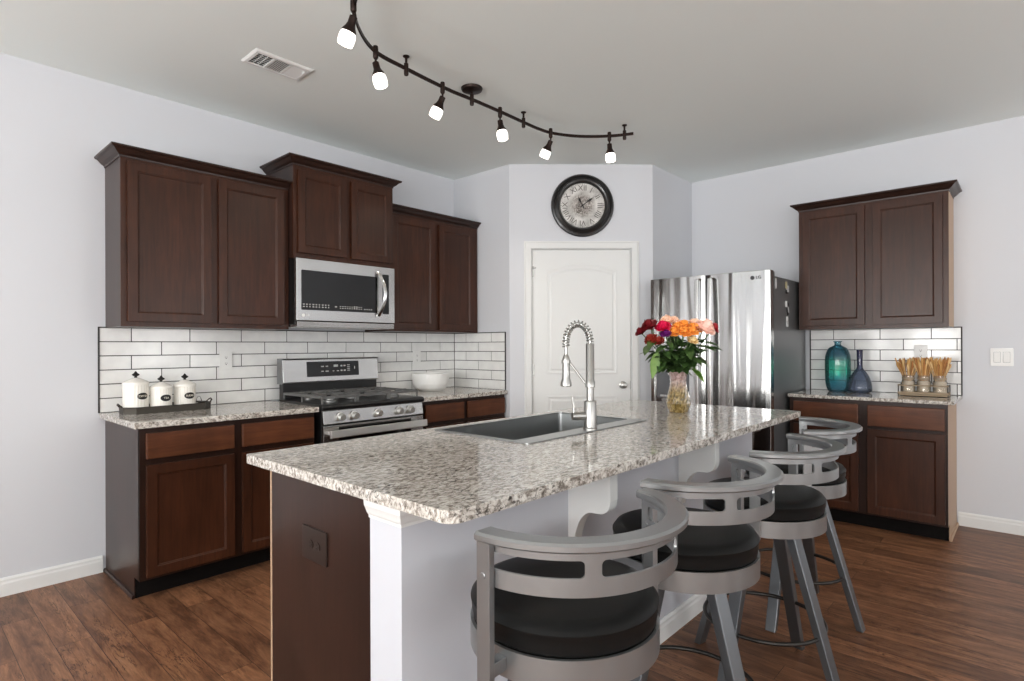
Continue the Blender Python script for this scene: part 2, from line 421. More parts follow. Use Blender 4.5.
# baseboards
BB = [(0, 0), (.014, 0), (.014, .062), (.011, .072), (.011, .082), (.005, .092), (0, .092)]
b = bm(); molding(b, [(XW, YA), (.846, YA)], BB); struct(obj('baseboard_left', b, TRIM), 'white baseboard along the wall left of the cabinets', 'baseboard')
b = bm(); molding(b, [(XB, .39), (XB, YW)], BB); struct(obj('baseboard_right', b, TRIM), 'white baseboard along the wall below the light switch', 'baseboard')
# ------------------------------------------------------------------ pantry door
d = diag(thing('door_1', 'white two-panel pantry door with arched upper panel', 'door')); d['kind'] = 'structure'
sl = bm(); x0, x1 = DX0 + .004, DX1 - .004
def arch_loop(xa, xb, za, zb, rise, n=14):
    pts = [(xa, za), (xb, za), (xb, zb)]
    for i in range(1, n):
        t = i / n; x = xb + (xa - xb) * t; pts.append((x, zb + rise * math.sin(PI * t)))
    return pts + [(xa, zb)]
box(sl, x0, x1, .022, .058, .012, DH - .004)
obj('slab', sl, TRIM, d, .002)
def panel(xa, xb, za, zb, rise):
    b = bm(); rings = []
    for ins, y in ((0, .0225), (.0, .0185), (.010, .0170), (.022, .0205), (.032, .0215), (.046, .0165)):
        k = 1 - ins / max(.01, (xb - xa) / 2)
        rings.append([b.verts.new((x, y, z)) for x, z in arch_loop(xa + ins, xb - ins, za + ins, zb - ins, rise * k)])
    for A, B in zip(rings, rings[1:]):
        n = len(A)
        for i in range(n): b.faces.new((A[i], A[(i+1) % n], B[(i+1) % n], B[i]))
    b.faces.new(rings[-1])
    return obj('raised_panel', b, TRIM, d)
panel(.272, .862, 1.015, 1.875, .055); panel(.272, .862, .16, .84, 0.0)
cs = bm(); prof = [(0, 0), (0, -.018), (.05, -.018), (.062, -.012), (.07, -.012), (.07, 0)]
# casing: three mitred boards swept in the wall plane
def casing(b):
    pts = [(DX0 - .004, 0), (DX0 - .004, DH + .004), (DX1 + .004, DH + .004), (DX1 + .004, 0)]; rings = []
    for i, (x, z) in enumerate(pts):
        s = -1 if i < 2 else 1
        rings.append([b.verts.new((x + s*o*.85, y, z + (o*.85 if i in (1, 2) else 0))) for o, y in prof])
    for A, B in zip(rings, rings[1:]):
        k = len(A)
        for j in range(k): b.faces.new((A[j], A[(j+1) % k], B[(j+1) % k], B[j]))
casing(cs); box(cs, DX0 - .004, DX0 + .003, 0, .06, 0, DH + .004); box(cs, DX1 - .003, DX1 + .004, 0, .06, 0, DH + .004); box(cs, DX0, DX1, 0, .06, DH - .003, DH + .004)
obj('casing', cs, TRIM, d, .001)
for z in (.25, 1.05, 1.86):
    b = bm(); cyl(b, (DX0 + .004, .016, z - .045), (DX0 + .004, .016, z + .045), .006, seg=10); box(b, DX0 + .006, DX0 + .022, .0195, .023, z - .045, z + .045)
    if z > 1.8: cyl(b, (DX0 + .004, .016, z + .03), (DX0 + .034, -.012, z + .03), .004, seg=8)
    obj('hinge', b, NICKEL, d, smooth=True)
b = bm(); M = Matrix.Translation((.905, .022, .925)) @ Matrix.Rotation(PI / 2, 4, 'X')
lathe(b, [(0, 0), (.031, 0), (.031, .004), (.013, .010), (.011, .026), (.024, .036), (.028, .047), (.024, .058), (.010, .063), (0, .064)], 28, M=M)
obj('knob', b, NICKEL, d, smooth=True)
b = bm(); box(b, DX1 - .006, DX1 - .001, .014, .023, .89, .96); obj('strike_plate', b, NICKEL, d)

# ------------------------------------------------------------------ tile backsplash
def tiles(name, label, length, flip, loc, rz, z0=.887, z1=1.363, seams=(.155, .0)):
    """rows of long tiles; local x along the wall, -y into the room"""
    b = bm(); rows = 6; rh = (z1 - z0) / rows; tw = .3105; g = .0026
    box(b, 0, length, .0, .004, z0, z1)
    fb = len(b.faces)
    tl = []
    for r in range(rows):
        zt = z1 - r * rh; s = seams[r % 2]; xs = [0.0]; x = s
        while x <= 0.012: x += tw
        while x < length - .012: xs.append(x); x += tw
        xs.append(length)
        for a, c in zip(xs, xs[1:]):
            t = [random.uniform(-.0005, .0005) for _ in range(4)]
            v = box(b, a + g, c - g, -.0025, .0005, zt - rh + g, zt - g)
            for i, k in ((0, 0), (1, 1), (5, 2), (4, 3)): v[i].co.y += t[k]
    b.faces.ensure_lookup_table()
    for i, f in enumerate(b.faces):
        f.material_index = 1 if i < fb else 0
    # dark edge strip
    e = bm(); box(e, -.005, .001, -.007, .004, z0, z1 + .004); box(e, length, length + .005, -.007, .004, z0, z1 + .004); box(e, -.005, length + .005, -.007, .004, z1, z1 + .004)
    o = obj(name, b, [TILE, GROUT], None, .0005, seg=1); o.location = loc; o.rotation_euler = (0, 0, rz)
    struct(o, label, 'backsplash')
    obj('edge_strip', e, GROUT, o)
    return o
tiles('backsplash_left', 'white long-tile backsplash with dark grout behind the range', 3.4835 - .833, 0, (.833, YA - .0045, 0), 0, seams=(.155, .31))
tiles('backsplash_corner', 'short white tiled return beside the pantry wall', YA - .007 - 3.232, 0, (3.4855, YA - .0070, 0), -PI / 2, seams=(.15, .305))
tiles('backsplash_right', 'white long-tile backsplash behind the glass bottles', .955, 0, (XB - .0045, 1.325, 0), -PI / 2, z0=ZR, z1=1.368, seams=(.165, .31))

# ------------------------------------------------------------------ cabinets (local frame: x along width, front at y = 0 facing -y)
CR = [(0, 0), (.004, 0), (.006, .010), (.020, .020), (.034, .036), (.040, .040), (.046, .041), (.050, .046), (.050, .054), (0, .054)]
def wall_cabinet(label, loc, rz, w, dep, z0, z1, doors, crown_path, dz, light_side=None):
    t = thing('wall_cabinet', label, 'cabinet', loc, rz)
    b = bm(); box(b, 0, w, 0, dep, z0, z1); obj('body', b, ENDP if light_side is None else FRAME, t, .0015)
    b = bm(); box(b, -.0005, w + .0005, -.001, .019, z0 - .0005, z1); obj('face_frame', b, WOOD, t, .001)
    for a, c in doors:
        b = bm(); recessed_panel(b, a, c, z0 + dz[0], z1 - dz[1], -.021, -.001); obj('door', b, WOOD, t, .0012)
    b = bm(); molding(b, crown_path, [(o, z1 - .003 + z) for o, z in CR], 1)
    obj('crown_molding', b, CROWN, t, .0008)
    return t
YF = YA - .305
wall_cabinet('dark wood wall cabinet at the far left with two tall doors above the canisters', (.864, YF, 0), 0, .918, .303, 1.363, 2.258,
             [(.028, .446), (.486, .882)], [(0, .303), (0, 0), (.918, 0)], (.026, .022))
YM = YA - .37
wall_cabinet('short raised dark wood wall cabinet directly above the microwave', (1.785, YM, 0), 0, .765, .368, 1.818, 2.414,
             [(.024, .370), (.410, .740)], [(0, .368), (0, 0), (.765, 0), (.765, .368)], (.036, .03))
wall_cabinet('dark wood wall cabinet right of the microwave next to the pantry corner', (2.553, YF, 0), 0, .925, .303, 1.366, 2.256,
             [(.030, .440), (.486, .868)], [(0, 0), (.925, 0)], (.016, .028))
wr = wall_cabinet('dark wood wall cabinet right of the refrigerator above the glass bottles', (XB - .305, 1.325, 0), -PI / 2, .912, .303, 1.366, 2.262,
             [(.030, .436), (.486, .882)], [(0, .303), (0, 0), (.912, 0), (.912, .303)], (.026, .024), 1)
b = bm(); box(b, .912, .914, .004, .30, 1.37, 2.258); obj('end_panel', b, LIGHTEDGE, wr)

def base_cabinet(label, loc, rz, w, dep, units, left_panel=False, right_panel=False, zt=.855, toe=.075, dz=(.702, .828, .672)):
    """units: list of (x0, x1) with a drawer over a door"""
    t = thing('base_cabinet', label, 'cabinet', loc, rz)
    b = bm(); box(b, .003, w - .003, .004, dep, .105, zt); obj('body', b, FRAME, t)
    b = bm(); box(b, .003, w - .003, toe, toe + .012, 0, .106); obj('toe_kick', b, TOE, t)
    b = bm(); box(b, 0, w, -.012, .006, .105, zt); obj('face_frame', b, FRAME, t, .001)
    for side, on, x0, x1 in (('l', left_panel, 0, .006), ('r', right_panel, w - .006, w)):
        if on:
            b = bm(); prism(b, [(-.010, .105), (toe, .105), (toe, 0), (dep, 0), (dep, zt), (-.010, zt)], 'x', x0, x1)
            e = obj('end_panel', b, ENDP if on == 'dark' else LIGHTEDGE, t, .0008)
            if on == 'dark': pass
            xs = x0 - .012 if side == 'l' else x1
            b = bm(); prism(b, [(xs, 0), (xs + .012, 0), (xs + .012, .018), (xs + (.004 if side == 'l' else .008), .018), (xs, .010)] if side == 'l' else [(xs, 0), (xs + .012, 0), (xs + .012, .010), (xs + .008, .018), (xs, .018)], 'y', toe - .004, dep)
            obj('shoe_molding', b, ENDP if on == 'dark' else LIGHTEDGE, t)
    for a, c in units:
        b = bm(); box(b, a, c, -.032, -.013, dz[0], dz[1])
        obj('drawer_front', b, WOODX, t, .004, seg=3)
        b = bm(); recessed_panel(b, a, c, .122, dz[2], -.032, -.013); obj('door', b, WOOD, t, .0012)
    return t
YL = YA - .61
base_cabinet('dark wood base cabinet left of the range under the canisters', (.861, YL, 0), 0, .922, .608, [(.026, .446), (.488, .912)], left_panel='dark')
base_cabinet('dark wood base cabinet in the corner between range and pantry', (2.585, YL, 0), 0, .893, .608, [(.05, .424), (.466, .88)])
XL = 4.497
base_cabinet('dark wood base cabinet right of the refrigerator below the glass bottles', (XL, 1.325, 0), -PI / 2, .926, XB - XL - .002, [(.03, .440), (.494, .913)], right_panel='light', zt=.8725, dz=(.706, .846, .686))

def granite(name, label, poly, z0, z1, cat='countertop', r=.004):
    b = bm(); prism(b, poly, 'z', z0, z1); o = obj(name, b, GRANITE, None, r, seg=3)
    return tag(o, label, cat)
granite('countertop', 'speckled granite countertop left of the range holding the canisters', [(.833, 3.20), (1.797, 3.20), (1.797, YA - .008), (.833, YA - .008)], .856, ZC)
granite('countertop', 'speckled granite countertop in the corner holding the white bowl', [(2.584, 3.20), (3.478, 3.20), (3.478, YA - .008), (2.584, YA - .008)], .856, ZC)
granite('countertop', 'speckled granite countertop beside the refrigerator holding the glass bottles', [(4.462, .365), (XB - .008, .365), (XB - .008, 1.332), (4.462, 1.332)], .873, ZR)

# ------------------------------------------------------------------ island
IZ = .89
IX0, IX1, IY0, IY1 = .837, 3.386, .94, 1.972
SX0, SX1, SY0, SY1 = 1.60, 2.475, 1.372, 1.905         # sink rim
PX0, PX1, KY = .886, 3.30, 1.175                       # cabinet end, far end, knee wall face
def corner_rect(x0, x1, y0, y1):
    out = []
    for cx, cy, sx, sy, a, r in ((x1, y1, -1, -1, 0, .008), (x0, y1, 1, -1, 90, .008), (x0, y0, 1, 1, 180, .038), (x1, y0, -1, 1, 270, .02)):
        for i in range(6):
            t = math.radians(a + 18*i); out.append((cx + sx*r + r*math.cos(t), cy + sy*r + r*math.sin(t)))
    return out
def rounded_rect(x0, x1, y0, y1, r, n=6): return rrect(x0, x1, y0, y1, r, n)
def slab_with_hole(outer, hole, z0, z1):
    b = bm()
    def loop(pts, z): return [b.verts.new((x, y, z)) for x, y in pts]
    for z in (z0, z1):
        o = loop(outer, z); h = loop(hole, z)
        eo = [b.edges.new((o[i], o[(i+1) % len(o)])) for i in range(len(o))]
        eh = [b.edges.new((h[i], h[(i+1) % len(h)])) for i in range(len(h))]
        bmesh.ops.triangle_fill(b, edges=eo + eh, use_beauty=True)
        if z == z0: o0, h0 = o, h
    n = len(o)
    for i in range(n): b.faces.new((o0[i], o0[(i+1) % n], o[(i+1) % n], o[i]))
    n = len(h)
    for i in range(n): b.faces.new((h0[i], h0[(i+1) % n], h[(i+1) % n], h[i]))
    return b
hole = [(SX0 + .012, SY0 + .012), (SX1 - .012, SY0 + .012), (SX1 - .012, SY1 - .012), (SX0 + .012, SY1 - .012)]
b = slab_with_hole(corner_rect(IX0, IX1, IY0, IY1), hole, .860, IZ)
tag(obj('island_countertop', b, GRANITE, None, .005, seg=3), 'large speckled granite top of the kitchen island', 'countertop')

isl = thing('kitchen_island', 'kitchen island base with dark end panel and pale knee wall', 'island', (0, 0, 0))
b = bm(); box(b, PX0 + .02, 1.57, 1.315, 1.893, .10, .859); box(b, 2.50, PX1, 1.315, 1.893, .10, .859)
box(b, 1.57, 2.50, 1.315, 1.335, .10, .859); box(b, 1.57, 2.50, 1.886, 1.893, .10, .859); box(b, 1.57, 2.50, 1.335, 1.873, .10, .12)
obj('cabinet_body', b, FRAME, isl)
b = bm(); box(b, PX0, PX0 + .02, 1.312, 1.886, 0, .859); obj('end_panel', b, ENDP, isl, .0008)
b = bm(); box(b, PX0 - .001, PX0 + .02, 1.886, 1.896, 0, .859); obj('panel_edge', b, LIGHTEDGE, isl)
b = bm(); box(b, PX0 + .03, PX1 - .02, 1.80, 1.82, 0, .10); obj('toe_kick', b, TOE, isl)
for k, (a, c) in enumerate(((.93, 1.35), (1.37, 1.56), (1.60, 2.02), (2.04, 2.46), (2.50, 2.88), (2.90, 3.28))):
    b = bm(); box(b, a, c, 1.893, 1.912, .12, .84); obj('door', b, WOOD, isl, .002)
b = bm(); box(b, PX0 + .115, PX1 - .115, KY, 1.314, 0, .859); obj('knee_wall', b, KNEE, isl)
CAP = [(0, .798), (.004, .798), (.005, .806), (.010, .813), (.015, .826), (.019, .834), (.021, .859), (0, .859)]
for xa, xb in ((PX0 - .004, PX0 + .115), (PX1 - .115, PX1 + .004)):
    b = bm(); box(b, xa, xb, KY, 1.311, 0, .859)
    col = obj('column', b, KNEE, isl)
    b = bm(); molding(b, [(xb, KY - .001), (xa, KY - .001), (xa, 1.311)] if xa < 1 else [(xb, 1.311), (xb, KY - .001), (xa, KY - .001)], CAP, -1 if xa < 1 else -1)
    obj('cap_molding', b, TRIM, col)
def corbel(x):
    b = bm(); W = .045
    cv = catmull([(KY - .168, .75), (KY - .160, .722), (KY - .138, .705), (KY - .110, .702), (KY - .082, .698), (KY - .052, .672), (KY - .034, .632), (KY - .022, .585), (KY - .012, .545)], 4)
    pr = [(KY, .859), (KY - .168, .859)] + [(p.x, p.y) for p in cv]
    pr.append((KY, .543))
    prism(b, pr, 'x', x - W / 2, x + W / 2); return obj('corbel', b, TRIM, isl, .0015)
corbel(1.60); corbel(2.42)
b = bm(); molding(b, [(PX1 - .116, KY), (PX0 + .116, KY)], [(o, z) for o, z in BB], -1); 
molding(b, [(PX1 + .004, 1.311), (PX1 + .004, KY - .001), (PX1 - .116, KY - .001)], BB, -1)
molding(b, [(PX0 + .116, KY - .001), (PX0 - .004, KY - .001), (PX0 - .004, 1.311)], BB, -1)
obj('baseboard', b, TRIM, isl)
# ------------------------------------------------------------------ outlets and switch
def outlet(name, label, loc, rz, m, m2, w=.079, h=.117, kind='outlet', horizontal=False):
    t = thing(name, label, 'switch' if kind == 'switch' else 'outlet', loc, rz)
    b = bm(); prism(b, rrect(-w/2, w/2, -h/2, h/2, .004, 3), 'y', -.006, 0); obj('cover_plate', b, m, t, .0015)
    if kind == 'switch':
        for s in (-1, 1):
            b = bm(); prism(b, [(-.0115, -.034), (-.0062, -.034), (-.0082, .034), (-.0055, .034), (-.0055, -.034)][0:0] or [(-.0075, -.033), (-.0055, -.033), (-.0055, .033), (-.0105, .033)], 'x', s*.024 - .0165, s*.024 + .0165)
            obj('rocker', b, m, t, .0008)
            b = bm(); box(b, s*.024 - .0182, s*.024 + .0182, -.0063, -.005, -.035, .035); obj('rocker_well', b, GREYSIDE, t)  # grey backing paints the shade in the gap round each rocker
    else:
        for s in (-1, 1):
            cx, cz = (s*.0195, 0) if horizontal else (0, s*.0195)
            b = bm(); prism(b, [(cx + .0165*math.cos(a*PI/12) , cz + .0135*math.sin(a*PI/12)) for a in range(24)], 'y', -.0078, -.005)
            rc = obj('receptacle', b, m, t)
            b = bm()
            if horizontal:
                box(b, cx - .004, cx + .004, -.0084, -.0074, .0045, .0062); box(b, cx - .004, cx + .004, -.0084, -.0074, -.0062, -.0045); box(b, cx + .006, cx + .011, -.0084, -.0074, -.0025, .0025)
            else:
                box(b, cx - .0062, cx - .0045, -.0084, -.0074, cz - .004, cz + .004); box(b, cx + .0045, cx + .0062, -.0084, -.0074, cz - .004, cz + .004); box(b, cx - .0025, cx + .0025, -.0084, -.0074, cz - .011, cz - .006)
            obj('slots', b, m2, rc)
    return t
outlet('wall_outlet', 'white outlet on the tile above the canisters, left of the range', (1.508, YA - .0105, 1.167), 0, WHITEP, INK)
outlet('wall_outlet', 'white outlet on the tile above the white bowl, right of the range', (3.052, YA - .0105, 1.156), 0, WHITEP, INK)
outlet('wall_outlet', 'white outlet on the tile behind the jars of dried stems', (XB - .0105, .60, 1.19), -PI / 2, WHITEP, INK)
outlet('light_switch', 'white double rocker switch on the bare right-hand wall', (XB, .158, 1.163), -PI / 2, WHITEP, INK, .118, .118, 'switch')
OUTB = plain('brown_plate', (34, 23, 19), .35)
outlet('wall_outlet', 'dark brown outlet set sideways in the island end panel', (PX0, 1.602, .656), -PI / 2, OUTB, INK, .142, .100, horizontal=True)

# ------------------------------------------------------------------ sink and faucet
t = thing('kitchen_sink', 'stainless drop-in sink set in the island countertop', 'sink', (0, 0, IZ))
rim_in = (SX0 + .022, SX1 - .022, SY0 + .085, SY1 - .022)
def ringplate(outer, inner, z0, z1): return slab_with_hole(outer, inner, z0, z1)
b = ringplate(rrect(SX0, SX1, SY0, SY1, .012, 4), rrect(rim_in[0], rim_in[1], rim_in[2], rim_in[3], .02, 4), .0, .005)
obj('rim', b, SINKST, t, .001)
b = bm(); rings = []
for ins, z, r in ((0, .003, .02), (.0, -.004, .02), (.006, -.20, .025), (.03, -.225, .03)):
    rings.append([b.verts.new((x, y, z)) for x, y in rrect(rim_in[0] + ins, rim_in[1] - ins, rim_in[2] + ins, rim_in[3] - ins, r, 4)])
for A, B in zip(rings, rings[1:]):
    n = len(A)
    for i in range(n): b.faces.new((A[i], A[(i+1) % n], B[(i+1) % n], B[i]))
b.faces.new(rings[-1]); bas = obj('basin', b, SINKST, t, smooth=True)
b = bm(); lathe(b, [(0, -.2235), (.055, -.2235), (.055, -.2215), (.04, -.221), (.03, -.2245), (0, -.2245)], 28, (2.04, 1.66, 0)); obj('drain', b, CHROME, t, smooth=True)

FX, FY = 2.040, 1.400
t = thing('kitchen_faucet', 'tall brushed spring-neck faucet behind the sink on the island', 'faucet', (FX, FY, IZ + .005))
b = bm(); lathe(b, [(0, 0), (.030, 0), (.030, .006), (.0265, .010), (.0265, .118), (.024, .122), (.0155, .124), (.0155, .20), (0, .20)], 28); obj('body', b, NICKEL, t, smooth=True)
b = bm(); lathe(b, [(.0155, .178), (.021, .180), (.021, .202), (.018, .206), (.018, .362), (.015, .366), (0, .366)], 24); obj('riser', b, NICKEL, t, smooth=True)
# direction of the spout: over the basin (+y) and slightly left
sd = Vector((-.42, .91, 0)).normalized()
# inner hose and spring
arc = []
R = .052
for i in range(25):
    a = PI * i / 24
    arc.append(sd * (R - R * math.cos(a)) + Vector((0, 0, .372 + .078 * math.sin(a))))
arc.append(sd * 2 * R + Vector((0, 0, .352)))
b = bm(); tube(b, [Vector((0, 0, .355))] + arc + [sd * 2 * R + Vector((0, 0, .30))], .007, 10); obj('hose', b, NICKEL, t, smooth=True)
def resample(pts, n):
    L = [0]
    for p, q in zip(pts, pts[1:]): L.append(L[-1] + (q - p).length)
    out = []
    for i in range(n):
        s = L[-1] * i / (n - 1); k = max(j for j in range(len(L)) if L[j] <= s + 1e-9); k = min(k, len(pts) - 2)
        f = (s - L[k]) / max(1e-9, L[k+1] - L[k]); out.append(pts[k].lerp(pts[k+1], f))
    return out
rp = resample(arc, 360); coil = []; sn = sd.cross(Vector((0, 0, 1)))
for i, p in enumerate(rp):
    tg = (rp[min(i+1, 359)] - rp[max(i-1, 0)]).normalized(); nn = sn.cross(tg).normalized()
    a = 2 * PI * 18 * i / 359; coil.append(p + (nn * math.cos(a) + sn * math.sin(a)) * .0135)
b = bm(); tube(b, coil, .0034, 6); obj('spring', b, NICKEL, t, smooth=True)
hp = sd * 2 * R
b = bm(); lathe(b, [(0, .318), (.009, .318), (.013, .308), (.0165, .298), (.0165, .240), (.018, .215), (.024, .196), (.0245, .184), (.021, .181), (0, .181)], 24, (hp.x, hp.y, 0)); obj('spray_head', b, NICKEL, t, smooth=True)
b = bm(); tube(b, [Vector((0, 0, .192)) + sd * .018, hp * .86 + Vector((0, 0, .286))], .005, 10); lathe(b, [(.0165, .280), (.0195, .280), (.0195, .294), (.0165, .294)], 20, (hp.x, hp.y, 0)); obj('holder_arm', b, NICKEL, t, smooth=True)
hd = Vector((-.80, .60, 0)).normalized()
b = bm(); cyl(b, hd * .02 + Vector((0, 0, .058)), hd * .066 + Vector((0, 0, .058)), .0175); cyl(b, hd * .066 + Vector((0, 0, .058)), hd * .080 + Vector((0, 0, .058)), .0165)
tube(b, [hd * .073 + Vector((0, 0, .066)), hd * .072 + Vector((0, 0, .10)), hd * .080 + Vector((0, 0, .142))], [.0055, .005, .0045], 8); obj('handle', b, NICKEL, t, smooth=True)

# ------------------------------------------------------------------ range
RW = .774; by = 3.702 - 3.17
t = thing('gas_range', 'stainless gas range with black backguard panel between the base cabinets', 'range', (1.804, 3.17, 0))
RB = YA - .012 - 3.17; GB = 3.775 - 3.17
b = bm(); box(b, .004, RW - .004, .03, RB - .02, .02, .885)
for x in (.05, RW - .05):
    for y in (.08, RB - .1): cyl(b, (x, y, 0), (x, y, .021), .015, seg=10)
obj('body', b, BLACK, t)
b = bm(); prism(b, [(.012, .860), (-.004, .868), (-.006, .884), (.006, .895), (.03, .899), (by + .02, .899), (by + .02, .870), (.03, .870)], 'x', 0, RW); obj('cooktop', b, BLACK, t, .002)
b = bm(); prism(b, [(.0, .780), (.014, .860), (.04, .860), (.04, .770)], 'x', .006, RW - .006); obj('control_panel', b, STEEL, t, .002)
for x in (.119, .216, .394, .561, .652):
    b = bm(); M = Matrix.Translation((x, .007, .821)) @ Matrix.Rotation(PI / 2 + .14, 4, 'X')
    lathe(b, [(0, 0), (.027, 0), (.027, .006), (.022, .008), (.0215, .034), (.019, .038), (0, .038)], 24, M=M)
    obj('knob', b, KNOBM, t, smooth=True)
b = bm(); box(b, .006, RW - .006, .004, .04, .20, .768); od = obj('oven_door', b, STEEL, t, .003)
b = bm(); box(b, .11, RW - .11, .001, .006, .30, .757); obj('door_glass', b, BLACKGL, od, .002)
b = bm(); prism(b, [(-.064, .702), (-.042, .697), (-.038, .742), (-.060, .748)], 'x', .02, RW - .02)
for x in (.05, RW - .05): box(b, x - .015, x + .015, -.046, .006, .714, .736)
obj('door_handle', b, KNOBM, od, .003)
b = bm(); box(b, .006, RW - .006, .006, .04, .04, .19); obj('storage_drawer', b, STEEL, t, .003)
# backguard
b = bm(); box(b, .018, RW - .018, by + .01, GB - .01, .885, 1.01); obj('vent_trim', b, BLACK, t, .002)
b = bm(); prism(b, [(by - .004, 1.002), (by - .006, 1.012), (by + .006, 1.160), (by + .014, 1.170), (GB, 1.170), (GB, 1.002)], 'x', .012, RW - .012); bg = obj('backguard', b, STEEL, t, .003)
for xs in (.007, RW - .012):
    b = bm(); box(b, xs, xs + .005, by + .004, GB, 1.0, 1.171); obj('side_cap', b, GREYSIDE, bg, .001)
def on_guard(z): return by - .006 + .012 * (z - 1.012) / .148
b = bm(); zl, zh = 1.042, 1.147
v = [b.verts.new(p) for p in ((.183, on_guard(zl) - .0015, zl), (.593, on_guard(zl) - .0015, zl), (.593, on_guard(zh) - .0015, zh), (.183, on_guard(zh) - .0015, zh), (.183, on_guard(zl) + .004, zl), (.593, on_guard(zl) + .004, zl), (.593, on_guard(zh) + .004, zh), (.183, on_guard(zh) + .004, zh))]
for f in ((0, 1, 2, 3), (4, 7, 6, 5), (0, 4, 5, 1), (1, 5, 6, 2), (2, 6, 7, 3), (3, 7, 4, 0)): b.faces.new([v[i] for i in f])
dp = obj('display_panel', b, BLACKGL, bg)
LEG = plain('grey_legend', (170, 170, 168), .5)
b = bm()
for cx, cz, w, h in ((.30, 1.112, .022, .008), (.335, 1.112, .018, .008), (.405, 1.115, .034, .016), (.45, 1.114, .016, .01), (.475, 1.114, .016, .01), (.30, 1.078, .018, .007), (.335, 1.078, .024, .007), (.385, 1.078, .012, .006), (.42, 1.078, .018, .006), (.45, 1.08, .016, .01), (.475, 1.08, .016, .01), (.508, 1.118, .022, .006), (.508, 1.105, .022, .006), (.508, 1.092, .022, .006), (.508, 1.079, .022, .006), (.558, 1.098, .006, .018)):
    y = on_guard(cz) - .002; box(b, cx - w/2, cx + w/2, y - .0004, y + .001, cz - h/2, cz + h/2)
obj('display_legends', b, LEG, dp)
text('logo', 'LG', .014, (.388, on_guard(1.022) - .001, 1.022), (PI / 2 - .08, 0, 0), LEG, bg)
# burners and grates
for x, y, r in ((.15, .17, .045), (.15, .44, .035), (.39, .30, .055), (.63, .17, .05), (.63, .44, .035)):
    b = bm(); lathe(b, [(0, .899), (r, .899), (r, .908), (r*.8, .914), (r*.78, .922), (r*.5, .926), (0, .926)], 24, (x, y, 0)); obj('burner', b, IRON, t, smooth=True)
for gx0, gx1 in ((.02, .265), (.27, .512), (.517, .762)):
    b = bm(); y0, y1 = .055, .545; z0, z1 = .930, .945
    for y in (y0, y1, (y0 + y1) / 2): box(b, gx0, gx1, y - .006, y + .006, z0, z1)
    for x in (gx0, gx1): box(b, x - .0 if x == gx0 else x - .012, x + .012 if x == gx0 else x, y0, y1, z0, z1)
    cx = (gx0 + gx1) / 2
    for yy in ((y0 + y1) / 2 - .122, (y0 + y1) / 2 + .122):
        box(b, gx0 + .01, cx - .03, yy - .005, yy + .005, z0, z1 + .004); box(b, cx + .03, gx1 - .01, yy - .005, yy + .005, z0, z1 + .004)
        box(b, cx - .005, cx + .005, yy + .03, yy + .118, z0, z1 + .004); box(b, cx - .005, cx + .005, yy - .118, yy - .03, z0, z1 + .004)
    for x in (gx0 + .006, gx1 - .006):
        for y in (y0, y1, (y0 + y1)/2): box(b, x - .006, x + .006, y - .006, y + .006, .898, z0 + .001)
    obj('grate', b, IRON, t, .0015)

# ------------------------------------------------------------------ microwave
MW = .754
t = thing('microwave', 'stainless over-the-range microwave with black window and curved handle', 'microwave', (1.782, 3.448, 0))
b = bm(); box(b, .003, MW - .003, .03, YA - .012 - 3.448, 1.395, 1.8155); obj('body', b, BLACK, t, .002)
b = bm(); prism(b, [(.004, 1.376), (.0, 1.412), (.03, 1.414), (.30, 1.414), (.30, 1.378)], 'x', .006, MW - .004); obj('vent_base', b, STEEL, t, .002)
b = bm(); box(b, 0, MW, 0, .03, 1.418, 1.816); dr = obj('door', b, STEEL, t, .003)
b = bm(); prism(b, rrect(.034, .602, 1.487, 1.742, .006, 3), 'y', -.003, .002); gl = obj('window', b, BLACKGL, dr)
b = bm(); prism(b, rrect(.650, .702, 1.482, 1.765, .004, 3), 'y', -.003, .002); obj('side_panel', b, BLACKGL, dr)
b = bm()
for i in range(9):
    for z in (1.508, 1.523): box(b, .048 + i*.022 - .006, .048 + i*.022 + .006 - (i % 3) * .002, -.0038, -.0028, z - .0035, z + .0035)
box(b, .268, .284, -.0038, -.0028, 1.512, 1.520)
for i in range(10):
    for z in (1.508, 1.520): box(b, .31 + i*.018 - .005, .31 + i*.018 + .005, -.0038, -.0028, z - .003, z + (.006 if i in (6, 7) else .002))
for i in range(4): box(b, .50 + i*.018 - .005, .50 + i*.018 + .004, -.0038, -.0028, 1.504, 1.511)
obj('control_legends', b, LEG, gl)
b = bm(); hz = []
for i in range(17):
    s = i / 16; hz.append(Vector((.604 + .030 * math.sin(PI * s), -.012 - .042 * math.sin(PI * s), 1.462 + .318 * s)))
rings = []
for p in hz: rings.append([b.verts.new((p.x + dx, p.y + dy, p.z)) for dx, dy in ((-.011, 0), (0, -.007), (.011, -.007), (.015, .0), (.011, .006), (0, .006))])
for A, B in zip(rings, rings[1:]):
    for k in range(6): b.faces.new((A[k], A[(k+1) % 6], B[(k+1) % 6], B[k]))
b.faces.new(rings[0]); b.faces.new(rings[-1])
for z in (1.468, 1.774): box(b, .600, .616, -.014, .001, z - .007, z + .007)
obj('handle', b, CHROME, dr, smooth=True)
lg = bm(); M = Matrix.Translation((.046, -.001, 1.452)) @ Matrix.Rotation(PI / 2, 4, 'X'); lathe(lg, [(0, 0), (.011, 0), (.011, .0012), (0, .0012)], 20, M=M); lo = obj('logo', lg, WHITEP, dr)
text('logo_letters', 'LG', .018, (.078, -.0006, 1.452), (PI / 2, 0, 0), WHITEP, lo)
text('model_letters', 'INVERTER', .009, (.70, -.0006, 1.447), (PI / 2, 0, 0), LEG, dr)

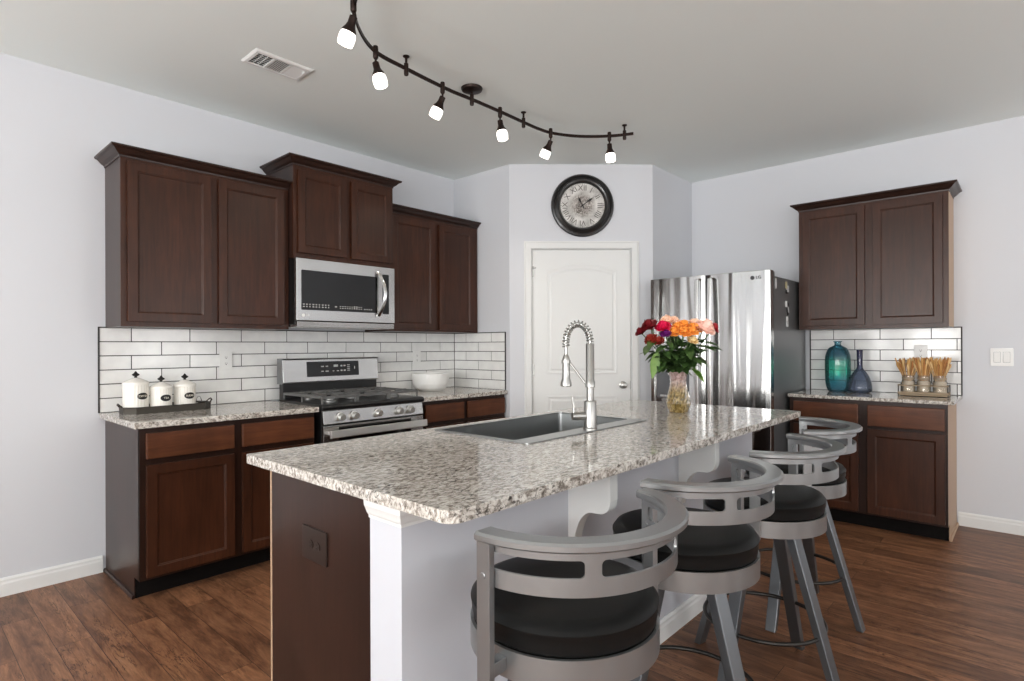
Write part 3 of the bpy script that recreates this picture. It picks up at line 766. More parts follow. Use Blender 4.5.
# ------------------------------------------------------------------ refrigerator (faces -x)
t = thing('refrigerator', 'tall stainless french-door refrigerator against the right wall', 'refrigerator', (4.13, 1.803, 0), -PI / 2)
b = bm(); box(b, -.450, .450, .085, .86, .03, 1.738); 
for x in (-.38, .38):
    for y in (.14, .8): cyl(b, (x, y, 0), (x, y, .031), .02, seg=10)
obj('cabinet', b, GREYSIDE, t, .004)
b = bm(); box(b, -.44, .44, .03, .16, 1.737, 1.757); box(b, -.43, -.32, .06, .18, 1.738, 1.770); box(b, .32, .446, .06, .14, 1.738, 1.770); obj('hinge_cover', b, GREYSIDE, t, .004)
def fdoor(xa, xb, za, zb, nm):
    b = bm(); n = 14; fr = []
    for i in range(n + 1):
        s = i / n; x = xa + (xb - xa) * s; e = min(s, 1 - s) * (xb - xa)
        y = .006 * (1 - math.sin(PI * s)) + (.006 * (1 - e / .006) ** 2 if e < .006 else 0)
        fr.append((x, y))
    poly = fr + [(xb, .080), (xa, .080)]
    prism(b, poly, 'z', za, zb); return obj(nm, b, FRIDGE, t, .003)
ld = fdoor(-.458, -.0055, .745, 1.772, 'door'); rd = fdoor(.0055, .458, .745, 1.772, 'door'); fz = fdoor(-.458, .458, .06, .735, 'freezer_drawer')
def bar(dp, x, z0, z1):
    b = bm(); pts = [Vector((x, -.002, z0))]
    for i in range(13):
        s = i / 12; pts.append(Vector((x, -.046 - .016 * math.sin(PI * s), z0 + .012 + (z1 - z0 - .024) * s)))
    pts.append(Vector((x, -.002, z1)))
    rings = []
    for p in pts: rings.append([b.verts.new((p.x + dx, p.y + dy, p.z)) for dx, dy in ((-.014, .006), (-.014, -.004), (-.008, -.009), (.008, -.009), (.014, -.004), (.014, .006))])
    for A, B in zip(rings, rings[1:]):
        for k in range(6): b.faces.new((A[k], A[(k+1) % 6], B[(k+1) % 6], B[k]))
    b.faces.new(rings[0]); b.faces.new(rings[-1]); return obj('handle', b, STEELZ, dp, smooth=True)
bar(ld, -.048, .80, 1.748); bar(rd, .048, .80, 1.748)
b = bm(); prism(b, [(-.45, .7352), (.45, .7352), (.45, .7448), (.0054, .7448), (.0054, 1.770), (-.0054, 1.770), (-.0054, .7448), (-.45, .7448)], 'y', .012, .084); obj('gasket', b, BLACK, t)  # black filler added so the door gaps read as dark shade
b = bm(); tube(b, [Vector((-.38, .0, .66)), Vector((-.37, -.05, .66)), Vector((0, -.062, .66)), Vector((.37, -.05, .66)), Vector((.38, .0, .66))], .012, 10); obj('handle', b, STEELZ, fz, smooth=True)
b = bm(); prism(b, rrect(-.40, -.13, .84, 1.22, .012, 4), 'y', .0005, .02); ds = obj('dispenser', b, plain('dispenser_grey', (96, 98, 102), .25, .3), ld)
b = bm(); prism(b, rrect(-.385, -.145, 1.12, 1.205, .006, 3), 'y', -.001, .004); obj('dispenser_display', b, BLACKGL, ds)
b = bm(); box(b, -.37, -.16, -.006, .004, .85, .868); box(b, -.30, -.23, -.012, .002, 1.02, 1.10); obj('dispenser_tray', b, STEEL, ds, .002)
lg = bm(); M = Matrix.Translation((.340, .0005, 1.722)) @ Matrix.Rotation(PI / 2, 4, 'X'); lathe(lg, [(0, -.002), (.014, -.002), (.014, .002), (0, .002)], 20, M=M); LGD = plain('dark_logo', (60, 60, 62), .4, .4); lo = obj('logo', lg, LGD, rd)
text('logo_letters', 'LG', .030, (.381, -.0006, 1.722), (PI / 2, 0, 0), LGD, lo, .001)
# magnets on the side facing the viewer (plane y = 1.361), seen between fridge front and wall cabinet
MY = 1.803 - .450 - .0005
def magnet(name, label, x, z, build):
    q = thing(name, label, 'magnet', (x, MY, z), 0, 'magnets on the refrigerator side'); build(q); return q
GLD = plain('dull_gold', (186, 176, 140), .4)
SILV = plain('silver_plastic', (196, 196, 196), .4)
def ring_mag(q):
    b = bm(); rings = []
    for r0, y in ((.020, -.0005), (.020, -.005), (.014, -.005), (.014, -.0005)):
        rings.append([b.verts.new((r0*math.cos(2*PI*k/28)*.8, y, r0*1.9*math.sin(2*PI*k/28))) for k in range(28)])
    for A, B in zip(rings, rings[1:]):
        for k in range(28): b.faces.new((A[k], A[(k+1) % 28], B[(k+1) % 28], B[k]))
    obj('ring', b, SILV, q); b = bm(); box(b, -.004, .004, -.004, -.0005, -.022, .022); obj('badge', b, SILV, q)
def duck_mag(q):
    b = bm(); prism(b, rrect(-.034, -.004, -.012, .040, .008, 4), 'y', -.008, -.0005); obj('head', b, GLD, q, .002)
    b = bm(); prism(b, rrect(-.010, .034, -.036, .012, .008, 4), 'y', -.008, -.0005); obj('wing', b, SILV, q, .002)
    b = bm(); prism(b, rrect(-.026, .018, -.048, -.020, .006, 4), 'y', -.007, -.0005); obj('foot_pad', b, INK, q, .002)
def bird_mag(q):
    b = bm(); prism(b, rrect(-.036, -.006, .004, .048, .008, 4), 'y', -.008, -.0005); obj('head', b, WHITEP, q, .002)
    b = bm(); prism(b, [(-.012, .05), (.036, .03), (.036, -.05), (.010, -.058), (-.004, 0)], 'y', -.007, -.0005); obj('wing', b, INK, q, .002)
    b = bm(); prism(b, [(.0, .01), (.022, .004), (.03, -.04), (.012, -.03)], 'y', -.009, -.007); obj('stripe', b, SILV, q)
def bell_mag(q):
    b = bm(); prism(b, rrect(-.022, .022, -.042, .002, .008, 4), 'y', -.008, -.0005); obj('base', b, SILV, q, .002)
    b = bm(); prism(b, rrect(-.014, .014, .0, .036, .010, 4), 'y', -.008, -.0005); obj('top', b, WHITEP, q, .002)
magnet('refrigerator_magnet', 'oval ring badge magnet highest and nearest the door edge on the refrigerator side', 4.272, 1.685, ring_mag)
magnet('refrigerator_magnet', 'gold and silver magnet beside the oval ring on the refrigerator side', 4.515, 1.676, duck_mag)
magnet('refrigerator_magnet', 'black and white magnet in the middle of the refrigerator side', 4.515, 1.525, bird_mag)
magnet('refrigerator_magnet', 'small white bell-shaped magnet lowest on the refrigerator side', 4.515, 1.425, bell_mag)

# ------------------------------------------------------------------ clock on the angled wall
cl = diag(thing('wall_clock', 'round black framed wall clock with Roman numerals above the pantry door', 'clock'))
cx, cz = .572, 2.400
cl.location = P0 + DT * cx + Vector((0, 0, cz))
MX = Matrix.Rotation(PI / 2, 4, 'X')
b = bm(); lathe(b, [(.255, .0), (.258, .012), (.250, .026), (.236, .030), (.232, .024), (.222, .030), (.208, .038), (.196, .034), (.188, .020), (.182, .012), (.182, 0)], 72, M=MX); obj('frame', b, CLOCKB, cl, smooth=True)
def m_dial():
    M = Mat('aged_dial'); v = M.coords(); f = M.noise(v, 14, 4, .6)
    ln = M.n('ShaderNodeVectorMath', operation='LENGTH'); M.l(v, ln.inputs[0])
    c = M.ramp(f, [(.35, s2l((168, 166, 162))), (.62, s2l((218, 216, 212)))])
    wn = M.ramp(M.noise(v, 40, 5, .7, 1.5), [(.42, s2l((96, 88, 82))), (.6, s2l((196, 190, 184)))])
    k = M.ramp(ln.outputs['Value'], [(.07, (1, 1, 1, 1)), (.115, (0, 0, 0, 1))])
    M.l(M.mix(k, c, wn), M.b.inputs['Base Color']); M.set(Roughness=.45); return M.m
b = bm(); lathe(b, [(0, .010), (.184, .010), (.184, .006)], 60, M=MX); dial = obj('dial', b, m_dial(), cl)
for i, s in enumerate(('XII', 'I', 'II', 'III', 'IIII', 'V', 'VI', 'VII', 'VIII', 'IX', 'X', 'XI')):
    a = 2 * PI * i / 12; rr = .142
    text('numeral', s, .062, (rr * math.sin(a), -.0105, rr * math.cos(a)), (PI / 2, a, 0), plain('numeral_grey', (92, 88, 84), .5) if i == 0 else bpy.data.materials['numeral_grey'], dial)
b = bm()
for i in range(60):
    a = 2 * PI * i / 60; w = .003 if i % 5 else .006
    c = Vector((math.sin(a), 0, math.cos(a))); n = Vector((math.cos(a), 0, -math.sin(a))) * w / 2
    vs = [c*.172 - n, c*.172 + n, c*.179 + n, c*.179 - n]; b.faces.new([b.verts.new((p.x, -.0108, p.z)) for p in vs])
obj('minute_track', b, bpy.data.materials['numeral_grey'], dial)
def hand(nm, ang, L, w):
    b = bm(); a = math.radians(ang)
    pts = [(-w*.5, -.028), (w*.5, -.028), (w*.4, L*.35), (w*1.3, L*.62), (w*.35, L*.78), (0, L), (-w*.35, L*.78), (-w*1.3, L*.62), (-w*.4, L*.35)]
    prism(b, pts, 'y', -.0155 if nm == 'hour_hand' else -.0185, -.0135 if nm == 'hour_hand' else -.0165)
    o = obj(nm, b, INK, cl); o.rotation_euler = (0, a, 0); return o
hand('hour_hand', -27, .085, .008); hand('minute_hand', 54, .125, .007)
b = bm(); lathe(b, [(0, .020), (.007, .020), (.007, .010)], 16, M=MX); obj('hand_pin', b, INK, cl)

# ------------------------------------------------------------------ ceiling register
VX0, VX1, VY0, VY1 = 1.275, 1.585, 2.865, 3.045
t = thing('ceiling_vent', 'white three-section air vent in the ceiling above the far left cabinets', 'vent', ((VX0 + VX1) / 2, (VY0 + VY1) / 2, CE))
hx, hy = (VX1 - VX0) / 2, (VY1 - VY0) / 2
b = bm(); pr = [(0, 0), (0, -.010), (.012, -.010), (.024, -.004), (.024, 0)]
molding(b, [(-hx + .024, -hy + .024), (hx - .024, -hy + .024), (hx - .024, hy - .024), (-hx + .024, hy - .024)], [(o, z) for o, z in ((0, -.0005), (0, -.010), (.014, -.009), (.024, -.0025), (.024, -.0005))], 1, closed=True)
sec = (2*hx - .048 - .02) / 3
for i in (1, 2): x = -hx + .024 + i * sec + (i - 1) * .01; box(b, x, x + .01, -hy + .024, hy - .024, -.009, -.0005)
obj('frame', b, TRIM, t)
b = bm(); box(b, -hx + .024, hx - .024, -hy + .024, hy - .024, -.0012, -.0004); obj('duct_opening', b, INK, t)
for i in range(3):
    x0 = -hx + .024 + i * (sec + .01); b = bm()
    if i == 0:
        for k in range(7):
            y = -hy + .03 + k * (2*hy - .06) / 6; prism(b, [(y - .002, -.008), (y, -.008), (y + .006, -.001), (y + .004, -.001)], 'x', x0, x0 + sec)
        for k in range(1, 3): box(b, x0 + sec*k/3 - .001, x0 + sec*k/3 + .001, -hy + .024, hy - .024, -.006, -.001)
    else:
        for k in range(8):
            x = x0 + .004 + k * (sec - .008) / 7; s = 1 if i == 1 else -1
            prism(b, [(x - s*.006, -.009), (x - s*.0055, -.0095), (x + s*.009, -.0018), (x + s*.009, -.001)], 'y', -hy + .024, hy - .024)
    if i == 2: box(b, x0 + sec - .014, x0 + sec - .006, -hy + .04, -hy + .055, -.018, -.006)
    obj('louvers', b, TRIM, t)

# ------------------------------------------------------------------ track light
RZ = 2.675
t = thing('track_light', 'bronze S-curved track light with six lit glass shades on the ceiling', 'ceiling light', (2.313, 2.40, CE))
O = Vector((2.313, 2.40, CE))
keys = [(1.26, 1.90), (1.345, 2.093), (1.46, 2.24), (1.624, 2.352), (1.83, 2.382), (2.133, 2.405), (2.313, 2.400), (2.572, 2.400), (2.773, 2.405), (2.93, 2.405), (3.057, 2.382), (3.20, 2.30), (3.31, 2.19), (3.375, 2.095), (3.405, 2.03), (3.42, 1.99)]
b = bm(); path = catmull(keys)
rings = []
for i, p in enumerate(path):
    d = (path[min(i+1, len(path)-1)] - path[max(i-1, 0)]).normalized(); n = Vector((d.y, -d.x)) * .004
    rings.append([b.verts.new((p.x + s*n.x - O.x, p.y + s*n.y - O.y, RZ + h - O.z)) for s, h in ((-1, -.009), (1, -.009), (1, .009), (-1, .009))])
for A, B in zip(rings, rings[1:]):
    for k in range(4): b.faces.new((A[k], A[(k+1) % 4], B[(k+1) % 4], B[k]))
b.faces.new(rings[0]); b.faces.new(rings[-1]); obj('rail', b, BRONZE, t)
def at(x, y): return Vector((x - O.x, y - O.y, 0))
b = bm(); lathe(b, [(0, -.022), (.03, -.022), (.058, -.014), (.062, -.006), (.062, -.0005), (0, -.0005)], 32); obj('canopy', b, BRONZE, t, smooth=True)
for x, y, big in ((1.83, 2.382, 0), (2.773, 2.405, 0), (3.398, 2.045, 0), (2.313, 2.40, 1)):
    p = at(x, y); b = bm(); dz = RZ - CE
    if not big: lathe(b, [(0, -.0005), (.017, -.0005), (.017, -.004), (.007, -.010), (.0055, -.03)], 18, p)
    lathe(b, [(.0065, -.012), (.0065, dz + .03), (.0115, dz + .026), (.0120, dz - .028), (.010, dz - .034), (0, dz - .034)], 16, p)
    obj('mount', b, BRONZE, t, smooth=True)
heads = [((1.335, 2.090), (-.030, .012)), ((1.624, 2.352), (.020, -.004)), ((2.095, 2.405), (-.036, .010)), ((2.552, 2.402), (.012, -.006)), ((3.030, 2.388), (-.036, .030)), ((3.352, 2.135), (.006, 0))]
bulbs = []
for (x, y), (lx, ly) in heads:
    p = at(x, y); dz = RZ - CE; b = bm()
    lathe(b, [(0, dz + .026), (.0115, dz + .026), (.013, dz + .020), (.013, dz - .028), (.009, dz - .036), (.0055, dz - .038), (.0055, dz - .066), (0, dz - .068)], 16, p)
    hd_ = obj('lamp_head', b, BRONZE, t, smooth=True)
    piv = p + Vector((0, 0, dz - .056))
    ax = (r0 * lx * 1.25 + fw * ly + Vector((0, 0, -.10))).normalized()
    Q = Matrix.Translation(piv) @ ax.to_track_quat('Z', 'Y').to_matrix().to_4x4()
    b = bm(); lathe(b, [(0, -.004), (.016, -.002), (.0165, .016), (.0165, .026), (.021, .040), (.029, .054), (.032, .062), (.030, .066), (0, .066)], 24, M=Q); obj('cone', b, BRONZE, hd_, smooth=True)
    b = bm(); lathe(b, [(0, .062), (.029, .062), (.0325, .072), (.0345, .088), (.0335, .104), (.0315, .116), (.0295, .116), (.031, .104), (.032, .088), (.028, .074), (0, .072)], 28, M=Q); obj('glass_shade', b, SHADE, hd_, smooth=True)
    bulbs.append((O + piv + ax * .118, ax))
for p, ax in bulbs:
    l = bpy.data.lights.new('bulb', 'SPOT'); l.energy = 9; l.color = (1, .87, .72); l.spot_size = math.radians(110); l.spot_blend = .8; l.shadow_soft_size = .03
    o = bpy.data.objects.new('bulb', l); COL.objects.link(o); o.location = p + ax * .01; o.rotation_euler = (-ax).to_track_quat('Z', 'Y').to_euler()

# ------------------------------------------------------------------ bar stools (local: seat faces +y, backrest round -y)
ST = thing('bar_stool', 'x', 'bar stool', (0, 0, 0), 0, 'bar stools along the island')
b = bm(); lathe(b, [(0, .632), (.198, .632), (.209, .640), (.213, .660), (.2135, .676), (.2155, .679), (.2155, .683), (.2125, .686), (.205, .697), (.185, .704), (.10, .707), (0, .707)], 72); obj('cushion', b, LEATHER, ST, smooth=True)
b = bm(); lathe(b, [(.209, .578), (.2165, .578), (.2165, .636), (.209, .636), (.209, .578)], 72); obj('seat_band', b, STOOLM, ST, smooth=True)
b = bm(); lathe(b, [(0, .600), (.209, .600), (.209, .632), (0, .632)], 48); lathe(b, [(0, .548), (.075, .548), (.10, .560), (.10, .600), (0, .600)], 32); obj('swivel', b, RING, ST)
A0, A1 = math.radians(187), math.radians(353); AM = (A0 + A1) / 2
def arcpts(r, n, a0=A0, a1=A1): return [(r * math.cos(a0 + (a1 - a0) * i / n), r * math.sin(a0 + (a1 - a0) * i / n)) for i in range(n + 1)]
b = bm(); n = 64; rings = []
for i in range(n + 1):
    a = A0 + (A1 - A0) * i / n; c, s = math.cos(a), math.sin(a)
    rings.append([b.verts.new((r*c, r*s, z)) for r, z in ((.232, .866), (.274, .866), (.279, .870), (.279, .880), (.274, .885), (.234, .885), (.230, .881), (.230, .870))])
for A, B in zip(rings, rings[1:]):
    for k in range(8): b.faces.new((A[k], A[(k+1) % 8], B[(k+1) % 8], B[k]))
b.faces.new(rings[0]); b.faces.new(rings[-1]); obj('back_rail', b, STOOLM, ST, smooth=True)
# back band with two long rounded slots
b = bm(); ri, ro = .250, .2555; zb, zt = .776, .867; sl0, sl1 = .812, .846
slots = [(A0 + .075, math.radians(235.3)), (math.radians(242.7), math.radians(297.3)), (math.radians(304.7), A1 - .075)]
cr = .010; angs = set([A0, A1])
for i in range(65): angs.add(A0 + (A1 - A0) * i / 64)
for s0, s1 in slots:
    for k in range(6):
        e = cr / ro * (1 - math.cos(PI / 2 * k / 5)); angs.add(s0 + e); angs.add(s1 - e)
angs = sorted(angs); cols = []
def cut(a):
    for s0, s1 in slots:
        if s0 - 1e-9 <= a <= s1 + 1e-9:
            e = min(a - s0, s1 - a) * ro
            if e >= cr: return sl0, sl1
            h = math.sqrt(max(0, cr*cr - (cr - e)**2)); return sl0 + cr - h, sl1 - cr + h
    return None
for a in angs: cols.append((a, cut(a)))
def quad(pts):
    try: b.faces.new([b.verts.new(p) for p in pts])
    except Exception: pass
def P3(r, a, z): return (r*math.cos(a), r*math.sin(a), z)
for (a, ca), (c, cc) in zip(cols, cols[1:]):
    spans = [((zb, zt), (zb, zt))] if (ca is None or cc is None) else [((zb, ca[0]), (zb, cc[0])), ((ca[1], zt), (cc[1], zt))]
    for (l0, h0), (l1, h1) in spans:
        quad((P3(ro, a, l0), P3(ro, c, l1), P3(ro, c, h1), P3(ro, a, h0))); quad((P3(ri, a, h0), P3(ri, c, h1), P3(ri, c, l1), P3(ri, a, l0)))
        quad((P3(ro, a, l0), P3(ri, a, l0), P3(ri, c, l1), P3(ro, c, l1))); quad((P3(ro, a, h0), P3(ro, c, h1), P3(ri, c, h1), P3(ri, a, h0)))
for a in (A0, A1): quad((P3(ro, a, zb), P3(ro, a, zt), P3(ri, a, zt), P3(ri, a, zb)))
for s0, s1 in slots:
    for s in (s0, s1): quad((P3(ro, s, sl0 + cr), P3(ri, s, sl0 + cr), P3(ri, s, sl1 - cr), P3(ro, s, sl1 - cr)))
bmesh.ops.remove_doubles(b, verts=b.verts[:], dist=1e-5)
obj('back_band', b, STOOLM, ST)
for a in (A0 + .062, A1 - .062):
    c, s = math.cos(a), math.sin(a); R3 = Matrix.Rotation(a, 4, 'Z')
    b = bm()
    v = box(b, .2565, .272, -.017, .017, .585, .868)
    v2 = box(b, .2165, .257, -.012, .012, .594, .622)
    cyl(b, (.2475, 0, .80), (.257, 0, .80), .006, seg=12); cyl(b, (.2715, 0, .80), (.274, 0, .80), .007, seg=12)
    for w in b.verts: w.co = R3 @ w.co
    obj('back_post', b, STOOLM, ST, .0012)
for k in range(4):
    b = bm(); R3 = Matrix.Rotation(PI / 2 * k, 4, 'Z')
    def sec(r, z, w, h): return [b.verts.new(R3 @ Vector((r + dx, dy, z))) for dx, dy in ((-h, -w), (h, -w), (h, w), (-h, w))]
    A = sec(.098, .585, .025, .016); B = sec(.118, .545, .025, .016); C2 = sec(.278, 0.0, .022, .014)
    for U, V in ((A, B), (B, C2)):
        for j in range(4): b.faces.new((U[j], U[(j+1) % 4], V[(j+1) % 4], V[j]))
    b.faces.new(A); b.faces.new(C2[::-1]); obj('leg', b, STOOLL, ST, .003)
b = bm(); tube(b, [(.212 * math.cos(2*PI*i/56), .212 * math.sin(2*PI*i/56), .212) for i in range(56)], .0075, 10, True); obj('footrest', b, RING, ST, smooth=True)
SWIVEL = ('cushion', 'seat_band', 'back_rail', 'back_band', 'back_post')
spots = [(1.072, .812, -9, 'grey metal bar stool with black round seat nearest the viewer at the island corner'),
         (1.666, .800, -5, 'second bar stool from the near island corner, black seat, curved metal back'),
         (2.281, .773, 3, 'third bar stool from the near island corner, black seat, curved metal back'),
         (2.906, .842, 17, 'last bar stool at the far end of the island, turned towards the refrigerator')]
kids = [c for c in COL.objects if c.parent == ST]
for i, (x, y, a, lab) in enumerate(spots):
    if i == 0: r, ks = ST, kids
    else:
        r = ST.copy(); COL.objects.link(r); ks = []
        for k in kids:
            c = k.copy(); COL.objects.link(c); c.parent = r; ks.append(c)
    r.location = (x, y, 0); r['label'] = lab
    for c in ks:
        c.rotation_euler = (0, 0, math.radians(a if c.name.split('.')[0] in SWIVEL else (-6, -16, -10, -3)[i]))

# ------------------------------------------------------------------ canisters on a tray
TZ = ZC
tx, ty = 1.120, 3.690
t = thing('serving_tray', 'dark metal tray with clipped corners holding the canisters', 'tray', (tx, ty, TZ))
PEW = plain('pewter', (66, 62, 56), .4, .6)
hw, hd2, cc = .218, .085, .045
oct_ = [(-hw + cc, -hd2), (hw - cc, -hd2), (hw, -hd2 + cc), (hw, hd2 - cc), (hw - cc, hd2), (-hw + cc, hd2), (-hw, hd2 - cc), (-hw, -hd2 + cc)]
b = bm(); prism(b, oct_, 'z', 0, .006); obj('base', b, PEW, t)
b = bm(); molding(b, oct_, [(-.004, .004), (.0, .0), (.004, .0), (.006, .034), (.009, .036), (.007, .039), (.002, .036), (-.001, .006)], 1, closed=True); obj('rim', b, PEW, t)
for s in (-1, 1):
    b = bm(); tube(b, [Vector((s*(hw + .004), -.03, .034)), Vector((s*(hw + .018), -.022, .05)), Vector((s*(hw + .02), 0, .056)), Vector((s*(hw + .018), .022, .05)), Vector((s*(hw + .004), .03, .034))], .004, 8); obj('handle', b, PEW, t, smooth=True)
    if s > 0: pass
def canister(label, x, y, r, h, word, ang):
    q = thing('canister', label, 'canister', (x, y, TZ + .0065), 0, 'white canisters on the tray')
    b = bm(); n = 72; prof = [(r*.96, 0), (r, .006), (r, h - .006), (r*.98, h)]; rings = []
    for rr, z in prof:
        rings.append([b.verts.new(((rr - (.0015 if k % 3 == 0 else 0))*math.cos(2*PI*k/n), (rr - (.0015 if k % 3 == 0 else 0))*math.sin(2*PI*k/n), z)) for k in range(n)])
    for A, B in zip(rings, rings[1:]):
        for k in range(n): b.faces.new((A[k], A[(k+1) % n], B[(k+1) % n], B[k]))
    b.faces.new(rings[0][::-1]); b.faces.new(rings[-1]); bo = obj('body', b, WHITEC, q)
    b = bm(); lathe(b, [(r*1.03, h), (r*1.05, h + .008), (r*1.03, h + .014), (r*.85, h + .022), (r*.4, h + .034), (.010, h + .040), (0, h + .040)], 48); lathe(b, [(0, h), (r*1.03, h)], 48); li = obj('lid', b, WHITEC, q, smooth=True)
    b = bm(); lathe(b, [(0, h + .038), (.008, h + .040), (.006, h + .046), (.019, h + .055), (.017, h + .060), (.008, h + .066), (.004, h + .074), (0, h + .076)], 20); obj('finial', b, INK, li, smooth=True)
    # oval name plate bent round the body
    R3 = Matrix.Rotation(ang, 4, 'Z'); b = bm(); zc = h * .60; ctr = []
    m = 28; rimv = [[], []]
    for k in range(m):
        a = 2*PI*k/m
        for j, (fa, rr) in enumerate(((1, r + .0008), (.99, r + .003))):
            th = -PI/2 + fa*.0285*math.cos(a)/r; rimv[j].append(b.verts.new(R3 @ Vector((rr*math.cos(th), rr*math.sin(th), zc + fa*.0185*math.sin(a)))))
    for k in range(m): b.faces.new((rimv[0][k], rimv[0][(k+1) % m], rimv[1][(k+1) % m], rimv[1][k]))
    c0 = b.verts.new(R3 @ Vector((0, -(r + .003), zc)))
    for k in range(m): b.faces.new((rimv[1][k], rimv[1][(k+1) % m], c0))
    pl = obj('name_plate', b, INK, bo)
    w = .0092
    for i, ch in enumerate(word):
        a = ang + (i - (len(word) - 1) / 2) * w / (r + .003)
        text('letter', ch, .0155, ((r + .0036)*math.sin(a), -(r + .0036)*math.cos(a), zc), (PI/2, 0, a), CREAM, pl, .0004)
canister('tallest white canister, leftmost on the dark tray, oval plate reading COFFEE', .965, 3.685, .062, .150, 'COFFEE', .30)
canister('short white canister in the middle of the tray, oval plate reading TEA', 1.085, 3.668, .054, .122, 'TEA', .18)
canister('white canister at the right of the tray, oval plate reading SUGAR', 1.215, 3.690, .056, .128, 'SUGAR', .15)
b = bm(); tube(b, [Vector((.025*math.cos(a*PI/10) * .6, 0, .03 + .034*math.sin(a*PI/10))) for a in range(11)], .0022, 6); lathe(b, [(0, 0), (.02, 0), (.02, .03), (.018, .03), (.018, .004), (0, .004)], 20)
o = obj('measuring_cup', b, CHROME, None, smooth=True); o.location = (1.300, 3.715, TZ + .0065); tag(o, 'tiny steel cup with wire loop at the right end of the tray', 'cup')

# ------------------------------------------------------------------ white bowl
b = bm(); n = 96; rings = []
prof = [(0, .003), (.080, .003), (.084, 0), (.094, 0), (.104, .006), (.126, .024), (.142, .056), (.149, .10), (.151, .142), (.146, .143), (.143, .10), (.135, .058), (.115, .026), (.05, .014), (0, .014)]
prof2 = []
for (r1, z1), (r2, z2) in zip(prof, prof[1:]):
    prof2 += [(r1 + (r2 - r1)*k/5, z1 + (z2 - z1)*k/5) for k in range(5)]
prof2.append(prof[-1])
lathe(b, prof2, n)
for v in b.verts:
    r = math.hypot(v.co.x, v.co.y)
    if .012 < v.co.z < .135 and r > .112 + .24*v.co.z:
        a = math.atan2(v.co.y, v.co.x); d_ = .0022 * math.sin(a*32 + (PI if int(v.co.z/.0125) % 2 else 0)) ; v.co.x *= 1 + d_/r; v.co.y *= 1 + d_/r
o = obj('bowl', b, plain('bowl_white', (232, 232, 230), .3), None, smooth=True); o.location = (3.06, 3.675, ZC); tag(o, 'white dimpled ceramic bowl on the corner counter right of the range', 'bowl')

# ------------------------------------------------------------------ vase with cut flowers
VX, VY = 2.91, 1.425
t = thing('flower_vase', 'amber glass vase of cut flowers on the island countertop', 'vase', (VX, VY, IZ))
b = bm(); n = 14; rings = []
vprof = [(.034, .0), (.048, .002), (.056, .02), (.066, .048), (.060, .08), (.050, .12), (.043, .150), (.041, .172), (.046, .200), (.053, .218)]
lathe(b, [(0, .003)] + vprof, 20)
for v in b.verts:
    z = v.co.z; a = .28 * z / .22; x, y = v.co.x, v.co.y; v.co.x = x*math.cos(a*4) - y*math.sin(a*4); v.co.y = x*math.sin(a*4) + y*math.cos(a*4)
vb = obj('glass_body', b, VASEG, t)
b = bm(); lathe(b, [(0, .004), (.040, .004), (.046, .020), (.055, .048), (.050, .08), (.044, .105), (0, .105)], 24); obj('water', b, m_thin_glass('vase_water', [(0, s2l((150, 128, 66))), (1, s2l((122, 128, 78)))], .05, body=.3), t, smooth=True)
def blob_petals(b, c, r, n_layers, per, ruffle, up_=Vector((0, 0, 1)), open_=1.0):
    u, v = frame_at(up_)
    for L in range(n_layers):
        f = (L + 1) / n_layers; tilt = (1 - f) * 1.35 * (1 if open_ > .5 else 1.1) + .12
        for k in range(per + L):
            a = 2*PI*k/(per + L) + L*.7 + random.uniform(-.15, .15)
            out = (u*math.cos(a) + v*math.sin(a))
            tip = c + out * r * f * open_ * math.cos(tilt*.6) + up_ * r * (.75*math.sin(tilt) - .15*f)
            side = up_.cross(out).normalized() * r * (.32 + .12*f)
            base = c - up_ * r*.35; mid = base.lerp(tip, .6) + out * r*.10
            rz_ = lambda: Vector((random.uniform(-1, 1), random.uniform(-1, 1), random.uniform(-1, 1))) * ruffle * r
            vs = [b.verts.new(p) for p in (base, mid - side, mid + side, tip - side*.75 + rz_(), tip + up_*r*.08 + rz_(), tip + side*.75 + rz_(), mid + out*r*.04)]
            b.faces.new((vs[0], vs[1], vs[6])); b.faces.new((vs[0], vs[6], vs[2])); b.faces.new((vs[1], vs[3], vs[4], vs[6])); b.faces.new((vs[6], vs[4], vs[5], vs[2]))
PET = {k: plain('petal_' + k, c, .55) for k, c in dict(crimson=(120, 14, 26), rust=(150, 44, 30), magenta=(225, 28, 84), purple=(120, 30, 120), peach=(252, 214, 188), orange=(248, 170, 76), blush=(253, 218, 204), cream=(240, 214, 160), red=(170, 20, 32)).items()}
